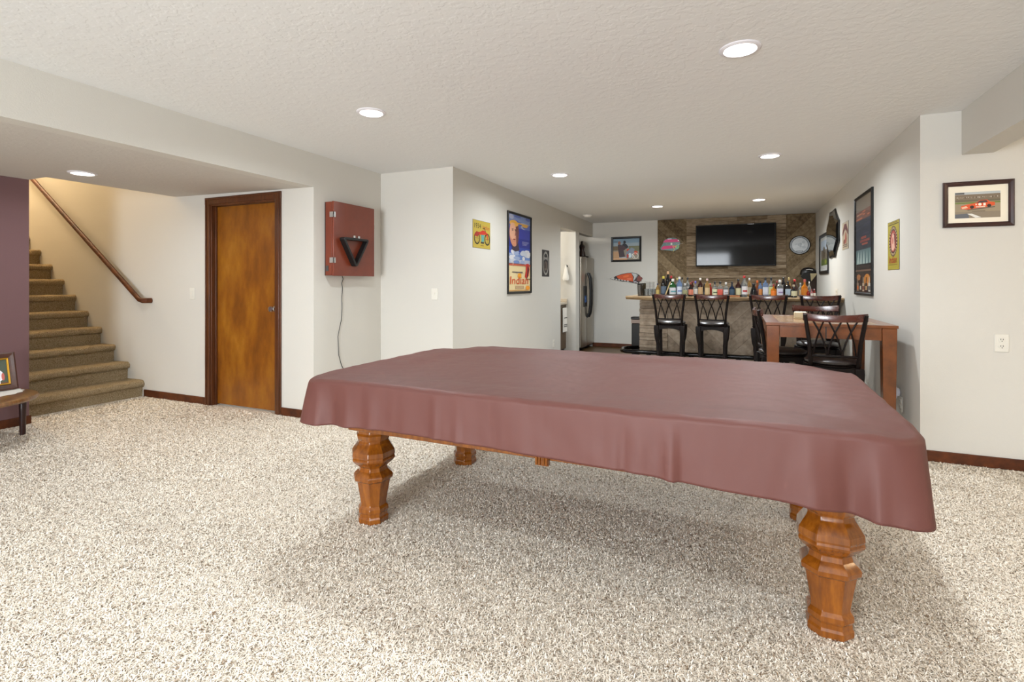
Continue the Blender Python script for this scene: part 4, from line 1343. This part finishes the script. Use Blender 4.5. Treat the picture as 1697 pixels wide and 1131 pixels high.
def bottle(u, vtop, wpx, row, kind, glass, cap, label, text, lab2=None):
    Yb = 7.42 + .13 * row
    x = at(u, Yb)
    dist = -x * math.sin(R(23.69)) + Yb * math.cos(R(23.69))
    top = zat(vtop, x, Yb) - BT
    r = wpx * dist / 861.46 / 2
    g, tr = GL[glass]
    gm = M(g, .08, trans=tr, name='glass_' + glass)
    shape = None
    if kind == 'square':
        shape = lambda q: min(1.25, 1 / max(abs(math.cos(q)), abs(math.sin(q)))) * .92
    root = thing('liquor_bottle', text, 'bottle', (x, Yb, BT), 0, 'bottles standing on the bar')
    b = MB(); b.lathe([(r * a_, top * z) for a_, z in PROF[kind]], gm, 20, shape=shape); b.build('glass_body', root)
    pr = PROF[kind]
    rn = pr[-1][0] * r
    b = MB(); b.lathe([(rn * 1.15, top * (pr[-1][1] - .05)), (rn * 1.25, top * (pr[-1][1] - .03)), (rn * 1.25, top * .985), (rn * .9, top)], M(cap, .35), 14); b.build('cap', root)
    if label:
        h0, h1 = (.12, .5) if kind != 'pyramid' else (.1, .3)
        rl = (r * 1.02) if kind != 'pyramid' else r * .97
        b = MB(); n = 16
        vs = []
        for zz_ in (h0, h1):
            for i in range(n + 1):
                q = -PI * .88 + PI * .76 * i / n + R(16)
                k = shape(q) if shape else 1
                vs.append((rl * k * math.cos(q), rl * k * math.sin(q), top * zz_))
        b.add(vs, [(i, i + 1, n + 2 + i, n + 1 + i) for i in range(n)], M(label, .6))
        if lab2:
            b.add([(v[0] * 1.012, v[1] * 1.012, v[2] if i > n else top * .34) for i, v in enumerate(vs)] and
                  [(vs[i][0] * 1.015, vs[i][1] * 1.015, top * zz_) for zz_ in (.24, .32) for i in range(3, n - 2)],
                  [(i, i + 1, (n - 5) + i + 1, (n - 5) + i) for i in range(n - 6)], M(lab2, .6))
        b.build('label', root, fix=False)
    return root
BK = (20, 20, 24); WH = (232, 230, 226); CR = (214, 206, 168)
BOT = [
    (1090, 470, 6, 0, 'tall', 'gold', (26, 28, 60), (190, 168, 96), 'short bottle with navy cap and gold label, nearest the wire rack', None),
    (1099.5, 458, 9, 0, 'wine', 'dark', (206, 190, 70), (84, 100, 120), 'dark wine bottle with yellow capsule and grey blue label', None),
    (1107, 450, 9, 2, 'wine', 'dark', (200, 160, 120), None, 'tall black bottle with tan foil neck, highest on the bar', None),
    (1112.2, 457.5, 8, 3, 'wine', 'dark', (190, 24, 36), None, 'black bottle with red cap behind the green glass bottle', None),
    (1115, 462.5, 11, 0, 'square', 'green', WH, (206, 206, 214), 'green glass bottle with large white label behind the first stool', (80, 150, 160)),
    (1122, 461, 6, 2, 'tall', 'clear', (190, 176, 110), None, 'clear bottle with straw coloured cap just behind the pale blue one', None),
    (1126, 459, 9, 0, 'tall', 'blue', WH, (206, 216, 230), 'pale blue bottle with white cap next to the green glass bottle', (110, 130, 190)),
    (1130.5, 460, 6, 3, 'tall', 'clear', BK, None, 'clear bottle with black cap behind the small square bottle', None),
    (1135.5, 470, 8, 0, 'square', 'clear', (196, 196, 200), (150, 150, 110), 'small square bottle with silver cap and olive label', None),
    (1139.5, 460, 7, 3, 'tall', 'clear', BK, (200, 204, 210), 'clear tall bottle with black cap above the space between two stools', None),
    (1144.5, 468, 8, 0, 'squat', 'dark', (150, 60, 50), (204, 124, 100), 'small dark bottle with salmon label standing between the first two stools', None),
    (1147.5, 466, 6, 3, 'tall', 'brown', (130, 26, 30), None, 'brown bottle with dark red cap behind the salmon labelled one', None),
    (1152.5, 466, 8, 1, 'squat', 'clear', (96, 96, 190), (216, 216, 214), 'clear round bottle with violet cap and white oval label', None),
    (1160.5, 461, 8, 1, 'tall', 'brown', WH, (190, 160, 120), 'brown bottle with white cap and tan label behind the second stool', None),
    (1167, 470, 6, 2, 'tall', 'dark', BK, None, 'plain black bottle between two tan labelled bottles', None),
    (1172, 462, 8, 0, 'tall', 'gold', (226, 190, 186), (206, 182, 140), 'slim bottle with pale pink cap and tall tan label', None),
    (1177, 470, 6, 2, 'tall', 'red', (206, 80, 50), None, 'red bottle with orange cap peeking behind the tan labelled slim bottle', None),
    (1184.5, 467, 9, 0, 'squat', 'clear', BK, (224, 226, 190), 'clear bottle with black cap and cream shield label', (60, 90, 60)),
    (1193.5, 467, 9, 0, 'square', 'clear', BK, (206, 84, 66), 'clear bottle with black cap and coral red label', None),
    (1203, 468, 8, 0, 'square', 'clear', WH, (212, 208, 212), 'clear squat bottle with white cap and white label', (150, 150, 160)),
    (1213, 467, 9, 0, 'squat', 'navy', (34, 30, 30), (60, 84, 104), 'squat navy glass bottle with black stopper', None),
    (1223.5, 463, 9, 0, 'tall', 'brown', BK, (206, 200, 160), 'reddish brown whiskey bottle with cream label and black cap between two stools', None),
    (1233.5, 457, 10, 0, 'tall', 'clear', (190, 40, 40), (222, 220, 222), 'tall clear bottle with bright red cap and white label', (176, 40, 40)),
    (1242, 461, 7, 2, 'tall', 'gold', WH, (196, 190, 170), 'pale gold bottle with white cap behind the red capped clear bottle', None),
    (1249, 470, 13, 1, 'pyramid', 'dark', BK, None, 'wide black pyramid shaped bottle above the third stool', None),
    (1255, 465, 8, 2, 'squat', 'amber', (224, 104, 24), None, 'amber bottle with big orange cap beside the black pyramid bottle', None),
    (1260, 466, 7, 1, 'tall', 'blue', BK, (196, 130, 70), 'slim blue bottle with orange and white label', None),
    (1268.5, 460, 9, 1, 'square', 'blue', BK, (196, 208, 226), 'pale blue square bottle with black cap above the third stool', None),
    (1278, 460, 9, 3, 'squat', 'clear', BK, (196, 206, 150), 'round clear bottle with black cap and small green label, in the back row', None),
    (1282, 471, 9, 0, 'squat', 'orange', (150, 40, 40), (224, 124, 40), 'round bottle with bright orange label and dark red cap', None),
    (1287.5, 466, 6, 3, 'tall', 'brown', (150, 50, 50), None, 'brown bottle with red cap in the back row next to the lavender labelled bottle', None),
    (1292.5, 464, 10, 0, 'square', 'clear', WH, (206, 204, 222), 'broad clear bottle with white cap and lavender label', (140, 120, 160)),
    (1298.5, 460, 8, 3, 'wine', 'dark', BK, None, 'black bottle with black cap in the back row behind the lavender labelled bottle', None),
    (1306, 466, 9, 1, 'square', 'dark', BK, (176, 196, 214), 'black bottle with pale blue shield label', None),
    (1307.5, 460, 7, 3, 'tall', 'gold', (190, 170, 110), None, 'bottle with gold cap standing behind the pale blue shield label', None),
    (1317, 463, 8, 2, 'wine', 'brown', (200, 30, 30), None, 'brown bottle with scarlet cap behind the cream labelled squat one', None),
    (1315.5, 472, 10, 0, 'squat', 'dark', (190, 180, 150), (206, 202, 168), 'squat dark bottle with large cream label in front of the scarlet capped one', None),
    (1326.5, 469, 6, 2, 'tall', 'clear', (206, 212, 220), (190, 170, 130), 'slim clear bottle between the cream labelled and the amber bottle', None),
    (1333.5, 463, 10, 1, 'squat', 'orange', (196, 90, 80), (196, 120, 24), 'amber orange bottle with pink cap near the side wall', None),
    (1341, 467, 5, 2, 'tall', 'clear', WH, None, 'very slim clear bottle with white cap near the side wall', None),
    (1339.5, 478, 5, 0, 'squat', 'red', BK, None, 'tiny red bottle in front of the slim clear bottle', None),
    (1345, 479.5, 4, 0, 'tall', 'pink', (150, 30, 40), WH, 'tiny pink bottle with red cap, second from the side wall', None),
    (1349.5, 479, 4, 1, 'tall', 'red', (226, 190, 200), WH, 'tiny red bottle with pink cap, last in the row by the side wall', None),
]
for k_ in BOT:
    bottle(k_[0], k_[1], k_[2], k_[3], k_[4], k_[5], k_[6], k_[7], k_[8], k_[9])
# shaker, wire rack, glasses, muddler, board, folded paper
x = at(1061, 7.45)
t = thing('cocktail_shaker', 'steel cocktail shaker at the open end of the bar', 'shaker', (x, 7.45, BT))
b = MB(); b.lathe([(.032, 0), (.034, .01), (.043, .15), (.044, .155)], M((120, 118, 116), .2, 1), 24); b.build('cup', t)
b = MB(); b.lathe([(.044, .156), (.04, .165), (.03, .175), (.012, .178)], M((60, 58, 58), .25, 1), 24); b.build('lid', t)
x = at(1066.5, 7.52)
t = thing('tall_glass', 'dark slim tumbler beside the steel shaker', 'glass', (x, 7.52, BT))
b = MB(); b.lathe([(.026, 0), (.034, .18), (.031, .18), (.024, .006)], M((70, 62, 44), .1, trans=.3), 20); b.build('tumbler', t)
x = at(1076.5, 7.62)
t = thing('wire_rack', 'thin metal wire rack standing on the bar behind the drinking glasses', 'rack', (x, 7.62, BT))
b = MB(); mw = M((120, 112, 104), .3, .9)
for sy in (-.05, .05):
    for i in range(8): b.tube([(-.062 + .0177 * i, sy, 0), (-.062 + .0177 * i, sy, .2)], .0018, mw, 5)
    for z in (.003, .07, .14, .2): b.tube([(-.064, sy, z), (.064, sy, z)], .002, mw, 5)
for sx in (-.062, .062):
    for z in (.003, .2): b.tube([(sx, -.05, z), (sx, .05, z)], .002, mw, 5)
b.build('wire_frame', t)
g0 = None
for i, (u, v_, lb) in enumerate(((1071.5, 7.44, 'short clear drinking glass next to the dark slim tumbler'), (1078, 7.42, 'short clear drinking glass in front of the middle of the wire rack'), (1084, 7.47, 'short clear drinking glass nearest the navy capped bottle'))):
    x = at(u, v_)
    if g0 is None:
        g0 = thing('drinking_glass', lb, 'glass', (x, v_, BT), 0, 'drinking glasses on the bar')
        b = MB(); b.lathe([(.026, 0), (.032, .1), (.0295, .1), (.024, .008)], M((225, 230, 232), .03, trans=.9), 20); b.build('tumbler', g0)
    else: copy_thing(g0, (x, v_, BT), 0, lb)
x = at(1108.5, 7.38)
t = thing('wooden_muddler', 'pale wooden stick leaning diagonally in front of the green glass bottle', 'muddler', (x, 7.335, BT))
b = MB(); b.tube([(-.045, 0, .004), (-.01, 0, .1), (.025, 0.0, .2)], [.009, .008, .007], M((206, 180, 130), .5), 10); b.build('stick', t)
x = at(1214, 7.36)
t = thing('cutting_board', 'small honey coloured wooden board lying under the navy bottle', 'cutting board', (x, 7.352, BT))
b = MB(); b.box(-.09, -.03, 0, .09, .012, .022, M((180, 110, 40), .4)); b.build('board', t, bevel=.004)

# ------------------------------------------------------------------ side table with photo
TC = (-5.255, 1.885)
t = thing('side_table', 'small round wooden table with dark legs against the mauve wall', 'side table', (TC[0], TC[1], 0))
m_stw = wood('walnut_round', [(.3, (84, 52, 26)), (.6, (122, 84, 46)), (.8, (146, 104, 62))], (1, 5, 1), 8, .3, .4, .03)
b = MB(); b.lathe([(.37, .328), (.41, .336), (.42, .350), (.412, .366), (.395, .373)], m_stw, 64); b.build('tabletop', t)
for cx, cy in ((-.06, .375), (-.30, .30), (.12, -.36), (.36, -.1), (-.28, -.27)):
    b = MB()
    b.lathe([(.018, 0), (.02, .03), (.022, .2), (.025, .26), (.018, .275), (.028, .3), (.028, .329)], M((40, 14, 10), .35), 12, c=(cx, cy, 0)); b.build('leg', t)
t = thing('doily', 'white lace doily on the small round table under the photo', 'doily', (-5.32, 2.05, .3735))
b = MB(); b.lathe([(.2, 0), (.2, .0015), (.16, .002)], M((222, 220, 214), .9), 60, shape=lambda q: 1 + .05 * math.cos(q * 15)); b.build('lace', t)
t = thing('photo_frame', 'brown photo frame with gold inner border leaning back on the round table', 'photo frame', (-5.37, 2.115, .377))
t.rotation_euler = (0, 0, R(90))
fm = wood('photo_frame_brown', [(.3, (50, 22, 14)), (.8, (84, 46, 30))], (1, 1, 1), 8, .35, .3, .02)
tilt = Matrix.Rotation(R(-13), 4, 'X')
pf = frame_mesh(.25, .30, .045, .018, fm).build('frame', t, (0, 0, .148), (R(-13), 0, 0), smooth=False)
frame_mesh(.162, .212, .012, .014, m_gold).build('gold_border', pf, (0, -.002, 0), smooth=False)
b = MB(); b.box(-.12, -.004, -.145, .12, 0, .145, m_blackm); b.build('backboard', pf)
b = MB(); b.box(-.03, .06, -.148, .03, .064, .05, m_blackm, Matrix.Rotation(R(18), 4, 'X') @ Matrix.Translation((0, -.05, 0))); b.build('stand', pf)
a = Art()
a.rect(-.075, -.1, .075, .1, (74, 84, 70)); a.ell(.0, -.03, .045, .05, (226, 226, 236)); a.ell(0, .045, .02, .025, (170, 120, 96)); a.ell(.04, -.04, .01, .03, (190, 100, 90)); a.rect(-.075, -.1, .075, -.085, (110, 70, 50)); a.rect(.0, -.1, .02, -.06, (226, 226, 236))
a.finish('photo_print', pf, (0, -.005, 0))

# ------------------------------------------------------------------ carpet pile (stuff)
def carpet():
    rs = np.random.RandomState(5)
    V = []; F = []; RN = []
    th = R(23.69); f = 861.46
    fwd = np.array([-math.sin(th), math.cos(th)]); rt = np.array([math.cos(th), math.sin(th)])
    tot_p = []; size = []
    bands = [(.9, 2.2, 36000, 1.1), (2.2, 3.2, 26000, 1.25), (3.2, 4.6, 15000, 1.6), (4.6, 6.6, 7500, 2.2)]
    for (za, zb_, dens, sc) in bands:
        w = zb_ * 1.06
        area = (zb_ - za) * 2 * w
        n = int(area * dens)
        z = rs.uniform(za, zb_, n); l = rs.uniform(-w, w, n)
        keep = np.abs(l) < z * 1.03 + .25
        z, l = z[keep], l[keep]
        p = z[:, None] * fwd + l[:, None] * rt
        x, y = p[:, 0], p[:, 1]
        ok = (y < YJ - .02) & (x > XP + .03) & ~((x > XR - .02) & (y > YR - .03)) & ~((x < XS + .02) & (y > YD - .02)) & (y < 4.5)
        ok |= (y > YP + .02) & (y < YD - .02) & (x > -5.93) & (x <= XP + .03)
        ok |= (y >= 4.45) & (x > XL + .03) & (x < XR - .03) & (y < 7)
        p = p[ok]
        tot_p.append(p); size.append(np.full(len(p), sc))
    P = np.concatenate(tot_p); SC = np.concatenate(size)
    n = len(P)
    ang = rs.uniform(0, 2 * PI, n)
    lean = rs.uniform(.25, 1.0, n)
    L = rs.uniform(.013, .025, n) * (1 + .35 * (SC - 1))
    hgt = rs.uniform(.0035, .008, n)
    wd = rs.uniform(.0010, .0017, n) * SC
    d = np.stack([np.cos(ang), np.sin(ang)], 1)
    bend = rs.uniform(-1.3, 1.3, n)
    d2 = np.stack([np.cos(ang + bend), np.sin(ang + bend)], 1)
    q = np.stack([-d[:, 1], d[:, 0]], 1); q2 = np.stack([-d2[:, 1], d2[:, 0]], 1)
    V = np.zeros((n, 6, 3), np.float32)
    a0 = P; a1 = P + d * (L * .5 * lean)[:, None]; a2 = a1 + d2 * (L * .5)[:, None]
    V[:, 0, :2] = a0 - q * wd[:, None]; V[:, 1, :2] = a0 + q * wd[:, None]
    V[:, 2, :2] = a1 - q * wd[:, None] * 1.1; V[:, 3, :2] = a1 + q * wd[:, None] * 1.1
    V[:, 4, :2] = a2 - q2 * wd[:, None] * .6; V[:, 5, :2] = a2 + q2 * wd[:, None] * .6
    V[:, 0:2, 2] = .0005
    V[:, 2:4, 2] = hgt[:, None]
    V[:, 4:6, 2] = (hgt * rs.uniform(.55, 1.15, n))[:, None]
    idx = np.arange(n)[:, None] * 6
    Fq = np.concatenate([idx + np.array([0, 1, 3, 2]), idx + np.array([2, 3, 5, 4])], 1).reshape(-1, 4)
    me = bpy.data.meshes.new('carpet_pile')
    me.vertices.add(n * 6); me.vertices.foreach_set('co', V.ravel())
    nf = len(Fq)
    me.loops.add(nf * 4); me.loops.foreach_set('vertex_index', Fq.ravel().astype(np.int32))
    me.polygons.add(nf); me.polygons.foreach_set('loop_start', (np.arange(nf) * 4).astype(np.int32))
    me.update(calc_edges=True)
    r = rs.uniform(0, 1, n) ** .9
    at_ = me.attributes.new('rnd', 'FLOAT', 'FACE'); at_.data.foreach_set('value', np.repeat(r, 2).astype(np.float32))
    me.materials.append(m_yarn)
    o = bpy.data.objects.new('carpet_pile', me); C.objects.link(o)
    tag(o, 'speckled beige shag carpet pile covering the floor', 'carpet', kind='stuff')
    print('tufts', n)
carpet()
